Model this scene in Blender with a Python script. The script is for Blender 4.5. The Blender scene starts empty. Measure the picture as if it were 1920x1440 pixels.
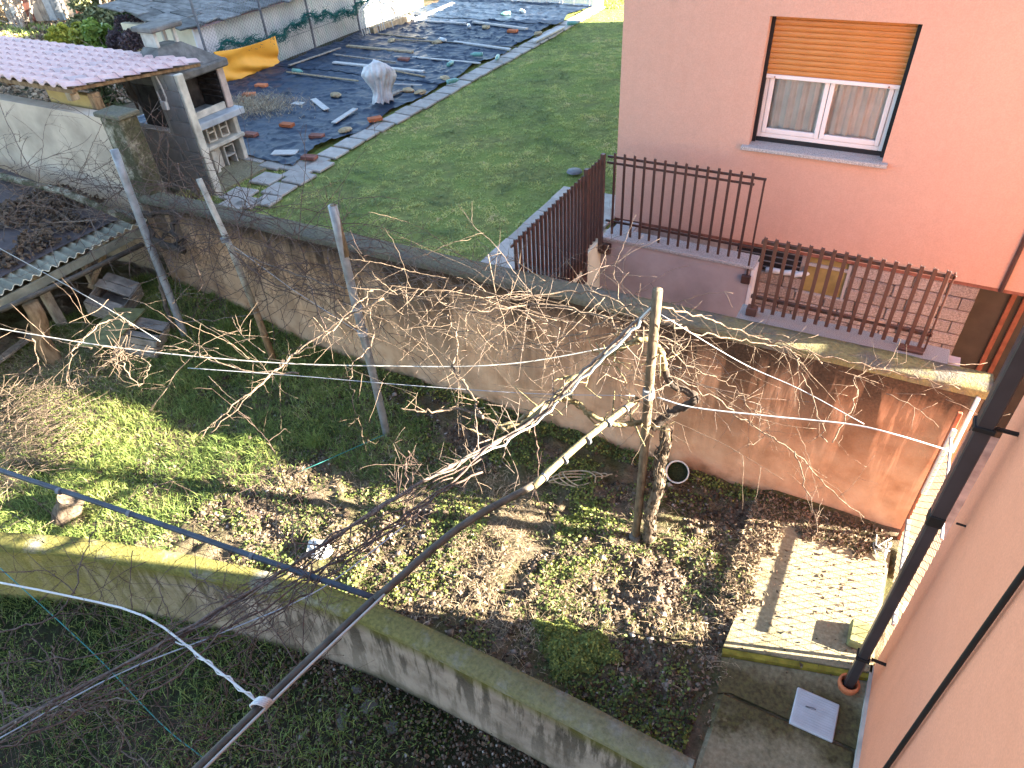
import bpy, math, random
import numpy as np
from mathutils import Matrix, Vector

# ---------------------------------------------------------------- camera, sky, sun, exposure
SC = bpy.context.scene
COL = SC.collection
FPX = 1290.14
RC = np.array([[0.8760665, 0.4793271, -0.0524685],
               [0.2702383, -0.5781850, -0.7698528],
               [-0.3993479, 0.6602633, -0.6360611]])
CAM = np.array([0.0, 0.0, 6.0])
cam_d = bpy.data.cameras.new('camera')
cam_d.sensor_width = 36.0
cam_d.lens = FPX / 1920 * 36.0
cam_d.clip_start = 0.05
cam_d.clip_end = 1000
cam = bpy.data.objects.new('camera', cam_d)
COL.objects.link(cam)
_m = Matrix.Identity(4)
for _i in range(3):
    _m[_i][0] = RC[0][_i]; _m[_i][1] = -RC[1][_i]; _m[_i][2] = -RC[2][_i]
    _m[_i][3] = CAM[_i]
cam.matrix_world = _m
SC.camera = cam

SUN_AZ = math.radians(18.8)      # from +X towards +Y
SUN_EL = math.radians(18.0)
w = bpy.data.worlds.new('World'); SC.world = w; w.use_nodes = True
nt = w.node_tree; nt.nodes.clear()
sky = nt.nodes.new('ShaderNodeTexSky'); sky.sky_type = 'NISHITA'; sky.sun_disc = False
sky.sun_elevation = SUN_EL; sky.sun_rotation = math.pi / 2 - SUN_AZ
sky.air_density = 1.0; sky.dust_density = 0.6; sky.ozone_density = 1.0
bg = nt.nodes.new('ShaderNodeBackground'); bg.inputs[1].default_value = 0.05
wo = nt.nodes.new('ShaderNodeOutputWorld')
nt.links.new(sky.outputs[0], bg.inputs[0]); nt.links.new(bg.outputs[0], wo.inputs[0])
sun_d = bpy.data.lights.new('sun', 'SUN'); sun_d.energy = 5.0; sun_d.angle = math.radians(0.5)
sun_d.color = (1.0, 0.88, 0.70)
sun = bpy.data.objects.new('sun', sun_d); COL.objects.link(sun)
_sd = Vector((math.cos(SUN_AZ) * math.cos(SUN_EL), math.sin(SUN_AZ) * math.cos(SUN_EL), math.sin(SUN_EL)))
sun.rotation_euler = _sd.to_track_quat('Z', 'Y').to_euler()
sun.location = (20, 8, 12)
SC.view_settings.view_transform = 'Standard'
SC.view_settings.look = 'None'
SC.view_settings.exposure = 4.1
SC.view_settings.gamma = 1.0
SC.cycles.max_bounces = 7; SC.cycles.diffuse_bounces = 5

random.seed(7)
RNG = np.random.default_rng(11)

# ---------------------------------------------------------------- helpers
def U(px, py, z=None, y=None, x=None):
    """photograph direction (1920x1440) met with a plane of the place"""
    d = RC.T @ np.array([px - 960.0, py - 720.0, FPX])
    if z is not None: t = (z - CAM[2]) / d[2]
    elif y is not None: t = (y - CAM[1]) / d[1]
    else: t = (x - CAM[0]) / d[0]
    return CAM + d * t

def hash2(ix, iy, seed):
    h = (ix.astype(np.int64) * 374761393 + iy.astype(np.int64) * 668265263 + seed * 974711) & 0x7fffffff
    h = ((h ^ (h >> 13)) * 1274126177) & 0x7fffffff
    h = (h ^ (h >> 16)) & 0x7fffffff
    return h / 0x7fffffff

def vnoise(x, y, seed=0):
    x = np.asarray(x, float); y = np.asarray(y, float)
    ix = np.floor(x); iy = np.floor(y); fx = x - ix; fy = y - iy
    fx = fx * fx * (3 - 2 * fx); fy = fy * fy * (3 - 2 * fy)
    a = hash2(ix, iy, seed); b = hash2(ix + 1, iy, seed); c = hash2(ix, iy + 1, seed); d = hash2(ix + 1, iy + 1, seed)
    return (a * (1 - fx) + b * fx) * (1 - fy) + (c * (1 - fx) + d * fx) * fy

def fbm(x, y, seed=0, oct=4):
    s = 0; a = 0.5
    for i in range(oct):
        s = s + a * vnoise(np.asarray(x) * 2 ** i, np.asarray(y) * 2 ** i, seed + i * 17); a *= 0.5
    return s

def sstep(a, b, x):
    t = np.clip((np.asarray(x, float) - a) / (b - a), 0, 1); return t * t * (3 - 2 * t)

class MB:
    def __init__(s): s.v = []; s.f = []
    def add(s, vs, fs):
        o = len(s.v); s.v.extend([tuple(map(float, p)) for p in vs]); s.f.extend([tuple(i + o for i in f) for f in fs]); return s
    def box(s, lo, hi):
        (a, b, c), (d, e, f) = lo, hi
        return s.add([(a, b, c), (d, b, c), (d, e, c), (a, e, c), (a, b, f), (d, b, f), (d, e, f), (a, e, f)],
                     [(0, 3, 2, 1), (4, 5, 6, 7), (0, 1, 5, 4), (1, 2, 6, 5), (2, 3, 7, 6), (3, 0, 4, 7)])
    def cbox(s, lo, hi, c=0.01, M=None):
        """box with chamfered edges"""
        lo = np.array(lo, float); hi = np.array(hi, float); c = min(c, 0.45 * float(np.min(hi - lo)))
        vs = []; idx = {}
        for sx in (0, 1):
            for sy in (0, 1):
                for sz in (0, 1):
                    sg = (sx, sy, sz)
                    for ax in range(3):
                        p = []
                        for k in range(3):
                            base = hi[k] if sg[k] else lo[k]
                            p.append(base if k == ax else base + (-c if sg[k] else c))
                        idx[(sg, ax)] = len(vs); vs.append(p)
        fs = []
        for ax in range(3):
            o = [k for k in range(3) if k != ax]
            for sd in (0, 1):
                q = []
                for a, b in ((0, 0), (1, 0), (1, 1), (0, 1)):
                    sg = [0, 0, 0]; sg[ax] = sd; sg[o[0]] = a; sg[o[1]] = b; q.append(idx[(tuple(sg), ax)])
                fs.append(q)
        for ax in range(3):
            o = [k for k in range(3) if k != ax]
            for a in (0, 1):
                for b in (0, 1):
                    s0 = [0, 0, 0]; s0[o[0]] = a; s0[o[1]] = b; s1 = list(s0); s1[ax] = 1
                    s0 = tuple(s0); s1 = tuple(s1)
                    fs.append([idx[(s0, o[0])], idx[(s1, o[0])], idx[(s1, o[1])], idx[(s0, o[1])]])
        for sx in (0, 1):
            for sy in (0, 1):
                for sz in (0, 1):
                    fs.append([idx[((sx, sy, sz), k)] for k in range(3)])
        # orient faces outwards
        cen = (lo + hi) / 2; out = []
        P = np.array(vs)
        for f in fs:
            n = np.cross(P[f[1]] - P[f[0]], P[f[2]] - P[f[0]])
            out.append(f if np.dot(n, P[f].mean(0) - cen) > 0 else f[::-1])
        if M is not None: vs = [tuple(M @ Vector(p)) for p in vs]
        return s.add(vs, out)
    def tube(s, pts, radii, k=5, cap=True):
        pts = np.asarray(pts, float); n = len(pts)
        if np.isscalar(radii): radii = [radii] * n
        T = np.gradient(pts, axis=0); T /= (np.linalg.norm(T, axis=1, keepdims=True) + 1e-9)
        ref = np.array([0, 0, 1.0]) if abs(T[0][2]) < 0.9 else np.array([1.0, 0, 0])
        u = np.cross(T[0], ref); u /= np.linalg.norm(u)
        o = len(s.v); an = np.arange(k) * 2 * math.pi / k
        for i in range(n):
            u = u - T[i] * np.dot(u, T[i]); u /= (np.linalg.norm(u) + 1e-9); vv = np.cross(T[i], u)
            ring = pts[i] + radii[i] * (np.cos(an)[:, None] * u + np.sin(an)[:, None] * vv)
            s.v.extend(map(tuple, ring.tolist()))
        for i in range(n - 1):
            for j in range(k):
                a = o + i * k + j; b = o + i * k + (j + 1) % k
                s.f.append((a, b, b + k, a + k))
        if cap:
            s.f.append(tuple(o + j for j in range(k))[::-1]); s.f.append(tuple(o + (n - 1) * k + j for j in range(k)))
        return s
    def grid(s, P):
        """P: (a,b,3) array of points"""
        a, b = P.shape[:2]; o = len(s.v)
        s.v.extend(map(tuple, P.reshape(-1, 3).tolist()))
        for i in range(a - 1):
            for j in range(b - 1):
                q = o + i * b + j; s.f.append((q, q + b, q + b + 1, q + 1))
        return s
    def lathe(s, prof, k=16, c=(0, 0, 0)):
        o = len(s.v); n = len(prof)
        for r_, z_ in prof:
            for j in range(k):
                t = 2 * math.pi * j / k; s.v.append((c[0] + r_ * math.cos(t), c[1] + r_ * math.sin(t), c[2] + z_))
        for i in range(n - 1):
            for j in range(k):
                a = o + i * k + j; b = o + i * k + (j + 1) % k; s.f.append((a, b, b + k, a + k))
        return s
    def mesh(s, name, smooth=False):
        me = bpy.data.meshes.new(name); me.from_pydata(s.v, [], s.f); me.update()
        if smooth: me.polygons.foreach_set('use_smooth', [True] * len(me.polygons))
        return me

def link(name, me, m, parent=None, kind=None):
    if m is not None and len(me.materials) == 0: me.materials.append(m)
    o = bpy.data.objects.new(name, me); COL.objects.link(o)
    if parent is not None:
        o.parent = parent; o.location = -world_loc(parent)
    if kind: o['kind'] = kind
    return o
def world_loc(o):
    l = Vector(o.location)
    while o.parent is not None:
        o = o.parent; l = l + Vector(o.location)
    return l
def B(mb, name, m, parent=None, smooth=False, kind=None): return link(name, mb.mesh(name, smooth), m, parent, kind)
def tag(o, label, cat, group=None, kind=None):
    o['label'] = label; o['category'] = cat
    if group: o['group'] = group
    if kind: o['kind'] = kind
    return o
def thing(name, label, cat, loc=(0, 0, 0), group=None):
    o = bpy.data.objects.new(name, None); COL.objects.link(o); o.location = Vector([float(c) for c in loc]); o.empty_display_size = 0.2
    return tag(o, label, cat, group)
def piece(name, me, m, parent, loc, rot=(0, 0, 0), scale=(1, 1, 1)):
    """a copy of a shared mesh placed at a world location"""
    if len(me.materials) == 0 and m is not None: me.materials.append(m)
    o = bpy.data.objects.new(name, me); COL.objects.link(o)
    loc = Vector([float(c) for c in loc])
    if parent is not None: o.parent = parent; loc = loc - world_loc(parent)
    o.location = loc; o.rotation_euler = rot; o.scale = scale
    return o
def npmesh(name, V, F, attr=None):
    me = bpy.data.meshes.new(name); nv = len(V); nf = len(F); k = F.shape[1]
    me.vertices.add(nv); me.vertices.foreach_set('co', V.astype(np.float32).ravel())
    me.loops.add(nf * k); me.loops.foreach_set('vertex_index', F.astype(np.int32).ravel())
    me.polygons.add(nf); me.polygons.foreach_set('loop_start', np.arange(0, nf * k, k, dtype=np.int32))
    me.polygons.foreach_set('loop_total', np.full(nf, k, dtype=np.int32))
    if attr is not None:
        a = me.attributes.new('rnd', 'FLOAT', 'POINT'); a.data.foreach_set('value', attr.astype(np.float32))
    me.update(calc_edges=True); return me

# ---------------------------------------------------------------- materials
class NM:
    def __init__(s, name):
        s.m = bpy.data.materials.new(name); s.m.use_nodes = True; s.t = s.m.node_tree; s.b = s.t.nodes['Principled BSDF']
        s.tc = s.t.nodes.new('ShaderNodeTexCoord'); s.obj = s.tc.outputs['Object']
    def n(s, ty): return s.t.nodes.new(ty)
    def l(s, a, b): s.t.links.new(a, b)
    def put(s, sock, v):
        if isinstance(v, (int, float)): sock.default_value = v
        elif isinstance(v, (tuple, list)): sock.default_value = (*v, 1.0) if len(v) == 3 and sock.type == 'RGBA' else v
        else: s.l(v, sock)
    def mapping(s, scale=(1, 1, 1), rot=(0, 0, 0), vec=None):
        n = s.n('ShaderNodeMapping'); s.l(vec or s.obj, n.inputs[0]); n.inputs['Scale'].default_value = scale; n.inputs['Rotation'].default_value = rot; return n.outputs[0]
    def noise(s, scale, detail=4, vec=None, rough=0.55, dist=0.0):
        n = s.n('ShaderNodeTexNoise'); s.l(vec or s.obj, n.inputs['Vector']); n.inputs['Scale'].default_value = scale
        n.inputs['Detail'].default_value = detail; n.inputs['Roughness'].default_value = rough; n.inputs['Distortion'].default_value = dist; return n.outputs[0]
    def voro(s, scale, vec=None, feature='F1', out='Distance'):
        n = s.n('ShaderNodeTexVoronoi'); n.feature = feature; s.l(vec or s.obj, n.inputs['Vector']); n.inputs['Scale'].default_value = scale; return n.outputs[out]
    def ramp(s, fac, stops):
        n = s.n('ShaderNodeValToRGB'); s.l(fac, n.inputs[0]); cr = n.color_ramp
        while len(cr.elements) < len(stops): cr.elements.new(0.5)
        for e, (p, c) in zip(cr.elements, stops):
            e.position = p; e.color = (*c, 1) if isinstance(c, (tuple, list)) else (c, c, c, 1)
        return n.outputs[0]
    def mix(s, fac, a, b, mode='MIX'):
        n = s.n('ShaderNodeMix'); n.data_type = 'RGBA'; n.blend_type = mode
        s.put(n.inputs[0], fac); s.put(n.inputs[6], a); s.put(n.inputs[7], b); return n.outputs[2]
    def math(s, op, a, b=0.0):
        n = s.n('ShaderNodeMath'); n.operation = op; s.put(n.inputs[0], a); s.put(n.inputs[1], b); n.use_clamp = False; return n.outputs[0]
    def sep(s, vec=None):
        n = s.n('ShaderNodeSeparateXYZ'); s.l(vec or s.obj, n.inputs[0]); return n.outputs
    def mrange(s, v, a, b, c=0.0, d=1.0):
        n = s.n('ShaderNodeMapRange'); s.put(n.inputs[0], v); n.inputs[1].default_value = a; n.inputs[2].default_value = b; n.inputs[3].default_value = c; n.inputs[4].default_value = d; return n.outputs[0]
    def attr(s, name):
        n = s.n('ShaderNodeAttribute'); n.attribute_name = name; return n.outputs['Fac']
    def rand(s): return s.n('ShaderNodeObjectInfo').outputs['Random']
    def color(s, c): s.put(s.b.inputs['Base Color'], c); return s
    def rough(s, r): s.put(s.b.inputs['Roughness'], r); return s
    def spec(s, v): s.b.inputs['Specular IOR Level'].default_value = v; return s
    def metal(s, v): s.b.inputs['Metallic'].default_value = v; return s
    def bump(s, h, strength=0.3, dist=0.01):
        n = s.n('ShaderNodeBump'); n.inputs['Strength'].default_value = strength; n.inputs['Distance'].default_value = dist; s.l(h, n.inputs['Height'])
        s.l(n.outputs[0], s.b.inputs['Normal']); return s
def simple(name, col, var=0.25, scale=8, rough=0.8, bump=0.2, bscale=60, metal=0, spec=0.3, perobj=0.0, bdist=0.006):
    m = NM(name); f = m.noise(scale, 5)
    dark = tuple(c * (1 - var) for c in col); lite = tuple(min(1, c * (1 + var)) for c in col)
    c = m.ramp(f, [(0.3, dark), (0.7, lite)])
    if perobj:
        r_ = m.mrange(m.rand(), 0, 1, 1 - perobj, 1 + perobj); k = m.n('ShaderNodeCombineColor'); [m.l(r_, k.inputs[i]) for i in range(3)]
        c = m.mix(1.0, c, k.outputs[0], 'MULTIPLY')
    m.color(c).rough(rough).metal(metal).spec(spec)
    if bump: m.bump(m.noise(bscale, 4), bump, bdist)
    return m.m
MT = {}
def stucco(name, a, b, grain=260):
    m = NM(name); f = m.noise(0.55, 4); f2 = m.noise(7, 4)
    c = m.ramp(f, [(0.3, a), (0.7, b)]); c = m.mix(m.mrange(f2, 0.35, 0.65, 0, 0.18), c, tuple(x * 0.82 for x in a))
    st = m.noise(2.2, 5, m.mapping((2.0, 2.0, 0.16)), 0.6); c = m.mix(m.mrange(st, 0.55, 0.75, 0, 0.14), c, tuple(x * 0.6 for x in a))
    g = m.noise(grain, 3); c = m.mix(m.mrange(g, 0.35, 0.68, 0.0, 0.38), c, tuple(x * 0.70 for x in a))
    m.color(c).rough(0.9).spec(0.2); m.bump(m.math('ADD', g, m.noise(grain * 0.3, 3)), 0.55, 0.004); return m.m
MT['pink_house'] = stucco('pink_house_stucco', (0.50, 0.305, 0.238), (0.53, 0.33, 0.26), 75)
MT['pink_near'] = stucco('pink_near_stucco', (0.69, 0.285, 0.168), (0.72, 0.308, 0.19), 85)

def boundary_mat():
    m = NM('stained_ochre_plaster'); X, Y, Z = m.sep()
    big = m.noise(0.9, 5); mid = m.noise(4, 6); fine = m.noise(40, 4)
    beige = m.ramp(mid, [(0.3, (0.36, 0.21, 0.12)), (0.5, (0.53, 0.335, 0.205)), (0.72, (0.64, 0.435, 0.285))])
    orange = m.ramp(mid, [(0.3, (0.38, 0.20, 0.11)), (0.5, (0.52, 0.30, 0.18)), (0.72, (0.60, 0.38, 0.245))])
    xf = m.mrange(m.math('ADD', X, m.math('MULTIPLY', big, 2.0)), -3.2, 0.8)
    c = m.mix(xf, beige, orange)  # orange towards the right end paints in warm bounced light
    pale = m.mrange(m.noise(1.3, 6, rough=0.65), 0.48, 0.66); c = m.mix(m.math('MULTIPLY', pale, 0.5), c, (0.50, 0.36, 0.25))
    # dark weather streaks under the cap, long vertical runs
    st = m.noise(1.7, 6, m.mapping((2.6, 1, 0.30)), 0.62); st2 = m.noise(7, 5, m.mapping((2.2, 1, 0.22)), 0.6)
    ht = m.mrange(Z, 0.25, 1.75, 0, 1); ht = m.math('POWER', ht, 0.9)
    runs = m.math('MULTIPLY', m.mrange(m.math('ADD', m.math('MULTIPLY', st, 0.65), m.math('MULTIPLY', st2, 0.35)), 0.455, 0.52), 1.0)
    bigst = m.mrange(m.noise(1.0, 5, m.mapping((1.7, 1, 0.24)), 0.6), 0.475, 0.545)
    runs = m.math('MAXIMUM', m.math('MULTIPLY', runs, 0.7), m.math('MULTIPLY', bigst, 1.0))
    f = m.math('MULTIPLY', runs, ht)
    top = m.math('MULTIPLY', m.mrange(m.math('ADD', Z, m.math('MULTIPLY', st2, 0.5)), 1.62, 2.08), 0.95)
    f = m.math('MAXIMUM', m.math('MULTIPLY', f, 0.97), top)
    c = m.mix(f, c, m.ramp(fine, [(0.3, (0.020, 0.015, 0.012)), (0.7, (0.060, 0.042, 0.030))]))
    base = m.math('MULTIPLY', m.mrange(m.math('ADD', Z, m.math('MULTIPLY', mid, 0.35)), 0.32, 0.10), 0.75)
    c = m.mix(base, c, (0.10, 0.085, 0.05))
    m.color(c).rough(0.92).spec(0.2); m.bump(m.math('ADD', m.noise(25, 6), m.math('MULTIPLY', fine, 0.6)), 0.6, 0.012); return m.m
MT['boundary'] = boundary_mat()
def cap_mat(name, conc, moss, amt, xr=None):
    m = NM(name); X, Y, Z = m.sep(); a = m.noise(3, 6, rough=0.65); b = m.noise(25, 5)
    c = m.ramp(b, [(0.25, tuple(x * 0.6 for x in conc)), (0.75, tuple(x * 1.25 for x in conc))])
    mm = m.ramp(m.noise(30, 4), [(0.3, tuple(x * 0.5 for x in moss)), (0.7, moss)])
    f = m.mrange(a, 0.5 - amt * 0.25, 0.62 - amt * 0.2)
    if xr: f = m.math('MULTIPLY', f, m.mrange(X, xr[0], xr[1], xr[2], xr[3]))
    c = m.mix(f, c, mm); sp = m.mrange(m.voro(28), 0.12, 0.02); c = m.mix(m.math('MULTIPLY', sp, 0.5), c, (0.04, 0.04, 0.035))
    m.color(c).rough(0.95).spec(0.15); m.bump(m.math('ADD', b, m.noise(90, 4)), 0.8, 0.012); return m.m
MT['cap'] = cap_mat('boundary_cap_concrete', (0.115, 0.108, 0.092), (0.25, 0.23, 0.10), 0.45, (-2.5, 0.8, 0.25, 0.95))
MT['lowcap'] = cap_mat('low_wall_top_moss', (0.22, 0.21, 0.17), (0.20, 0.185, 0.055), 0.7, (-3.5, -0.3, 1.0, 0.45))
def lowwall_mat():
    m = NM('low_wall_plaster'); X, Y, Z = m.sep(); mid = m.noise(3.2, 6, rough=0.65); fine = m.noise(45, 4)
    c = m.ramp(mid, [(0.3, (0.17, 0.13, 0.10)), (0.55, (0.31, 0.25, 0.20)), (0.75, (0.36, 0.29, 0.235))])
    st = m.noise(3.2, 6, m.mapping((2.4, 2.4, 0.35), (0, 0.35, 0)), 0.65)
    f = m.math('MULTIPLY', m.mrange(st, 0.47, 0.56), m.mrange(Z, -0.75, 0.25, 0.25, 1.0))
    c = m.mix(f, c, m.ramp(fine, [(0.3, (0.02, 0.018, 0.014)), (0.7, (0.07, 0.055, 0.04))]))
    mo = m.math('MULTIPLY', m.mrange(m.math('ADD', Z, m.math('MULTIPLY', mid, 0.25)), 0.17, 0.36), 0.95); c = m.mix(mo, c, (0.11, 0.10, 0.015))
    ml = m.math('MULTIPLY', m.mrange(m.math('ADD', X, m.math('MULTIPLY', mid, 2)), -3.6, -6.0), 0.8); c = m.mix(ml, c, m.ramp(fine, [(0.3, (0.16, 0.13, 0.03)), (0.7, (0.30, 0.25, 0.07))]))
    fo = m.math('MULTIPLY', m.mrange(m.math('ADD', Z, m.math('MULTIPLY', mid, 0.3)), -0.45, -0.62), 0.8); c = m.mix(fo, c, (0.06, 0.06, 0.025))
    m.color(c).rough(0.95).spec(0.15); m.bump(m.math('ADD', m.noise(22, 6), m.math('MULTIPLY', fine, 0.5)), 0.7, 0.014); return m.m
MT['lowwall'] = lowwall_mat()
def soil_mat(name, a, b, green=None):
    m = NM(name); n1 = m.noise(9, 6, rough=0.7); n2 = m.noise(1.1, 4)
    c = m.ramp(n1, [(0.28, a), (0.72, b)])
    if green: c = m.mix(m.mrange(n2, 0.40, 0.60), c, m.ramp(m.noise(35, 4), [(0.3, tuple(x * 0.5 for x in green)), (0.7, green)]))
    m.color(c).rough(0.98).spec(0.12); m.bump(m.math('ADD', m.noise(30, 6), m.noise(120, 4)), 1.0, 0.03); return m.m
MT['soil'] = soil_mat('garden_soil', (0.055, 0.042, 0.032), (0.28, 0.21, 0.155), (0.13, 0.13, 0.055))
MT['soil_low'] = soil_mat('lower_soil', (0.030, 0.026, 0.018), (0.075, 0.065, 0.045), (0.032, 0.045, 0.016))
MT['lawn'] = soil_mat('lawn_earth', (0.12, 0.13, 0.05), (0.36, 0.40, 0.13), (0.32, 0.41, 0.11))
MT['far'] = soil_mat('far_earth', (0.07, 0.055, 0.04), (0.22, 0.16, 0.11), (0.06, 0.075, 0.03))
def leaf_mat(name, stops, trans=0.3, rough=0.6, spec=0.25):
    m = NM(name); c = m.ramp(m.attr('rnd'), stops); m.color(c).rough(rough).spec(spec)
    if trans:
        t = m.n('ShaderNodeBsdfTranslucent'); m.l(c, t.inputs[0]); mx = m.n('ShaderNodeMixShader'); mx.inputs[0].default_value = trans
        out = m.t.nodes['Material Output']; m.l(m.b.outputs[0], mx.inputs[1]); m.l(t.outputs[0], mx.inputs[2]); m.l(mx.outputs[0], out.inputs[0])
    return m.m
MT['grass_lawn'] = leaf_mat('lawn_grass', [(0, (0.17, 0.22, 0.09)), (0.35, (0.38, 0.45, 0.15)), (0.65, (0.57, 0.60, 0.19)), (0.88, (0.68, 0.64, 0.23)), (1, (0.68, 0.57, 0.31))])
MT['grass'] = leaf_mat('rough_grass', [(0, (0.08, 0.13, 0.035)), (0.5, (0.20, 0.27, 0.07)), (0.85, (0.36, 0.40, 0.12)), (0.95, (0.40, 0.37, 0.15)), (1, (0.44, 0.36, 0.19))])
MT['weed'] = leaf_mat('weed_leaf', [(0, (0.05, 0.08, 0.028)), (0.55, (0.17, 0.21, 0.055)), (1, (0.46, 0.44, 0.10))])
MT['litter'] = leaf_mat('dry_leaf', [(0, (0.045, 0.032, 0.024)), (0.35, (0.155, 0.11, 0.075)), (0.7, (0.34, 0.245, 0.165)), (0.92, (0.46, 0.35, 0.24)), (1, (0.50, 0.43, 0.34))], 0.15, 0.8)
MT['straw'] = leaf_mat('dry_straw', [(0, (0.16, 0.11, 0.07)), (0.5, (0.42, 0.32, 0.20)), (1, (0.62, 0.51, 0.35))], 0.15, 0.8)
MT['leaf_green'] = leaf_mat('shrub_leaf_green', [(0, (0.03, 0.06, 0.02)), (0.6, (0.08, 0.14, 0.035)), (1, (0.20, 0.27, 0.08))], 0.25, 0.45)
MT['leaf_yellow'] = leaf_mat('shrub_leaf_yellow', [(0, (0.10, 0.13, 0.03)), (0.5, (0.26, 0.27, 0.04)), (1, (0.46, 0.40, 0.06))], 0.25, 0.5)
MT['leaf_laurel'] = leaf_mat('shrub_leaf_laurel', [(0, (0.08, 0.13, 0.03)), (0.5, (0.18, 0.26, 0.05)), (1, (0.34, 0.40, 0.09))], 0.25, 0.4)
MT['leaf_purple'] = leaf_mat('shrub_leaf_purple', [(0, (0.05, 0.04, 0.05)), (0.6, (0.11, 0.075, 0.085)), (1, (0.19, 0.12, 0.12))], 0.2, 0.6)
MT['leaf_olive'] = leaf_mat('tree_leaf_olive', [(0, (0.08, 0.10, 0.05)), (0.5, (0.18, 0.20, 0.10)), (1, (0.36, 0.34, 0.18))], 0.25, 0.5)
MT['leaf_oleander'] = leaf_mat('oleander_leaf', [(0, (0.03, 0.07, 0.05)), (1, (0.10, 0.16, 0.10))], 0.2, 0.5)
MT['leaf_banana'] = leaf_mat('dead_banana_leaf', [(0, (0.045, 0.03, 0.022)), (0.6, (0.10, 0.07, 0.05)), (1, (0.30, 0.25, 0.2))], 0.1, 0.7)
def bark(name, a, b, sc=40):
    m = NM(name); f = m.noise(sc, 5, m.mapping((1, 1, 0.35))); m.color(m.ramp(f, [(0.3, a), (0.7, b)])).rough(0.9).spec(0.2); m.bump(m.noise(sc * 2, 4, m.mapping((1, 1, 0.2))), 0.7, 0.006); return m.m
MT['cane'] = bark('vine_cane', (0.065, 0.048, 0.036), (0.20, 0.15, 0.11))
MT['cane_grey'] = bark('vine_cane_grey', (0.07, 0.052, 0.044), (0.19, 0.15, 0.125))
MT['cane_red'] = bark('vine_cane_red', (0.045, 0.030, 0.026), (0.14, 0.098, 0.082))
MT['trunk'] = bark('vine_trunk', (0.04, 0.03, 0.022), (0.17, 0.13, 0.095), 28)
MT['cordon'] = bark('vine_cordon', (0.085, 0.068, 0.034), (0.28, 0.225, 0.12), 30)
MT['bark_black'] = bark('dark_bark', (0.02, 0.016, 0.014), (0.07, 0.055, 0.045))
MT['tree_bark'] = bark('tree_bark', (0.16, 0.12, 0.09), (0.42, 0.34, 0.27), 12)
MT['concrete'] = simple('concrete', (0.40, 0.38, 0.34), 0.3, 5, 0.95, 0.5, 70)
MT['render_white'] = simple('white_render', (0.42, 0.345, 0.27), 0.25, 2.2, 0.95, 0.4, 40)
MT['cream'] = simple('cream_render', (0.62, 0.54, 0.40), 0.18, 2.2, 0.95, 0.3, 40)
MT['lilac'] = simple('lilac_grey_render', (0.33, 0.28, 0.285), 0.22, 1.8, 0.95, 0.4, 50)
def granite(name, k=0.8):
    m = NM(name); v = m.noise(170, 3); v2 = m.voro(120)
    c = m.ramp(v, [(0.34, (0.09 * k, 0.09 * k, 0.10 * k)), (0.46, (0.36 * k, 0.35 * k, 0.35 * k)), (0.64, (0.60 * k, 0.57 * k, 0.56 * k))]); c = m.mix(m.mrange(v2, 0.3, 0.1, 0, .45), c, (0.13, 0.12, 0.13))
    m.color(c).rough(0.75); m.bump(v, 0.3, 0.003); return m.m
MT['granite'] = granite('speckled_granite'); MT['granite_shade'] = granite('granite_painted_shade', .5)  # second granite is a darkened copy, painting shade into the courtyard coping
def block_mat(name, a, b):
    m = NM(name); v = m.noise(55, 5, rough=0.7); c = m.ramp(v, [(0.32, a), (0.66, b)])
    r_ = m.mrange(m.rand(), 0, 1, 0.82, 1.15); k = m.n('ShaderNodeCombineColor'); [m.l(r_, k.inputs[i]) for i in range(3)]
    c = m.mix(1.0, c, k.outputs[0], 'MULTIPLY'); m.color(c).rough(0.95).spec(0.15); m.bump(m.noise(80, 5), 1.0, 0.012); return m.m
MT['block'] = block_mat('split_block', (0.16, 0.13, 0.12), (0.46, 0.40, 0.37))
MT['mortar'] = simple('mortar', (0.42, 0.36, 0.32), 0.15, 20, 0.95, 0.4, 90)
MT['grey_block'] = simple('grey_block', (0.235, 0.225, 0.22), 0.25, 3.5, 0.92, 0.5, 60, perobj=0.10)
MT['grey_joint'] = simple('grey_joint', (0.36, 0.34, 0.31), 0.2, 9, 0.95, 0.3, 60)
MT['bbq'] = simple('barbecue_cement', (0.50, 0.47, 0.40), 0.3, 5, 0.92, 0.5, 50)
MT['bbq_dark'] = simple('barbecue_soot', (0.05, 0.045, 0.042), 0.6, 5, 0.95, 0.4, 40)
MT['bbq_hood'] = simple('barbecue_hood', (0.13, 0.125, 0.118), 0.45, 6, 0.95, 0.8, 90)
MT['brown_metal'] = simple('brown_painted_steel', (0.060, 0.028, 0.023), 0.2, 8, 0.42, 0.1, 60, spec=0.5)
MT['rust'] = simple('rust_red_steel', (0.22, 0.075, 0.04), 0.3, 9, 0.7, 0.2, 60)
MT['black_metal'] = simple('downspout_paint', (0.030, 0.026, 0.030), 0.3, 5, 0.38, 0.1, 40, spec=0.5)
MT['black_rubber'] = simple('black_cable', (0.010, 0.009, 0.009), 0.2, 10, 0.6, 0)
MT['galv'] = simple('galvanised_pipe', (0.20, 0.21, 0.225), 0.3, 9, 0.5, 0.25, 40, metal=0.25)
MT['galv_dark'] = simple('weathered_pipe', (0.12, 0.125, 0.14), 0.4, 12, 0.6, 0.3, 40)
MT['blue_pipe'] = simple('blue_grey_pipe', (0.032, 0.042, 0.062), 0.35, 10, 0.5, 0.2, 40)
MT['pole_wood'] = bark('pole_wood', (0.055, 0.042, 0.03), (0.18, 0.138, 0.092), 22)
MT['pole_dark'] = simple('dark_pole', (0.066, 0.055, 0.043), 0.4, 12, 0.55, 0.3, 50)
MT['wire'] = simple('white_wire', (0.36, 0.35, 0.32), 0.15, 10, 0.5, 0)
MT['wire_grey'] = simple('grey_wire', (0.30, 0.31, 0.33), 0.2, 10, 0.5, 0)
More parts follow.
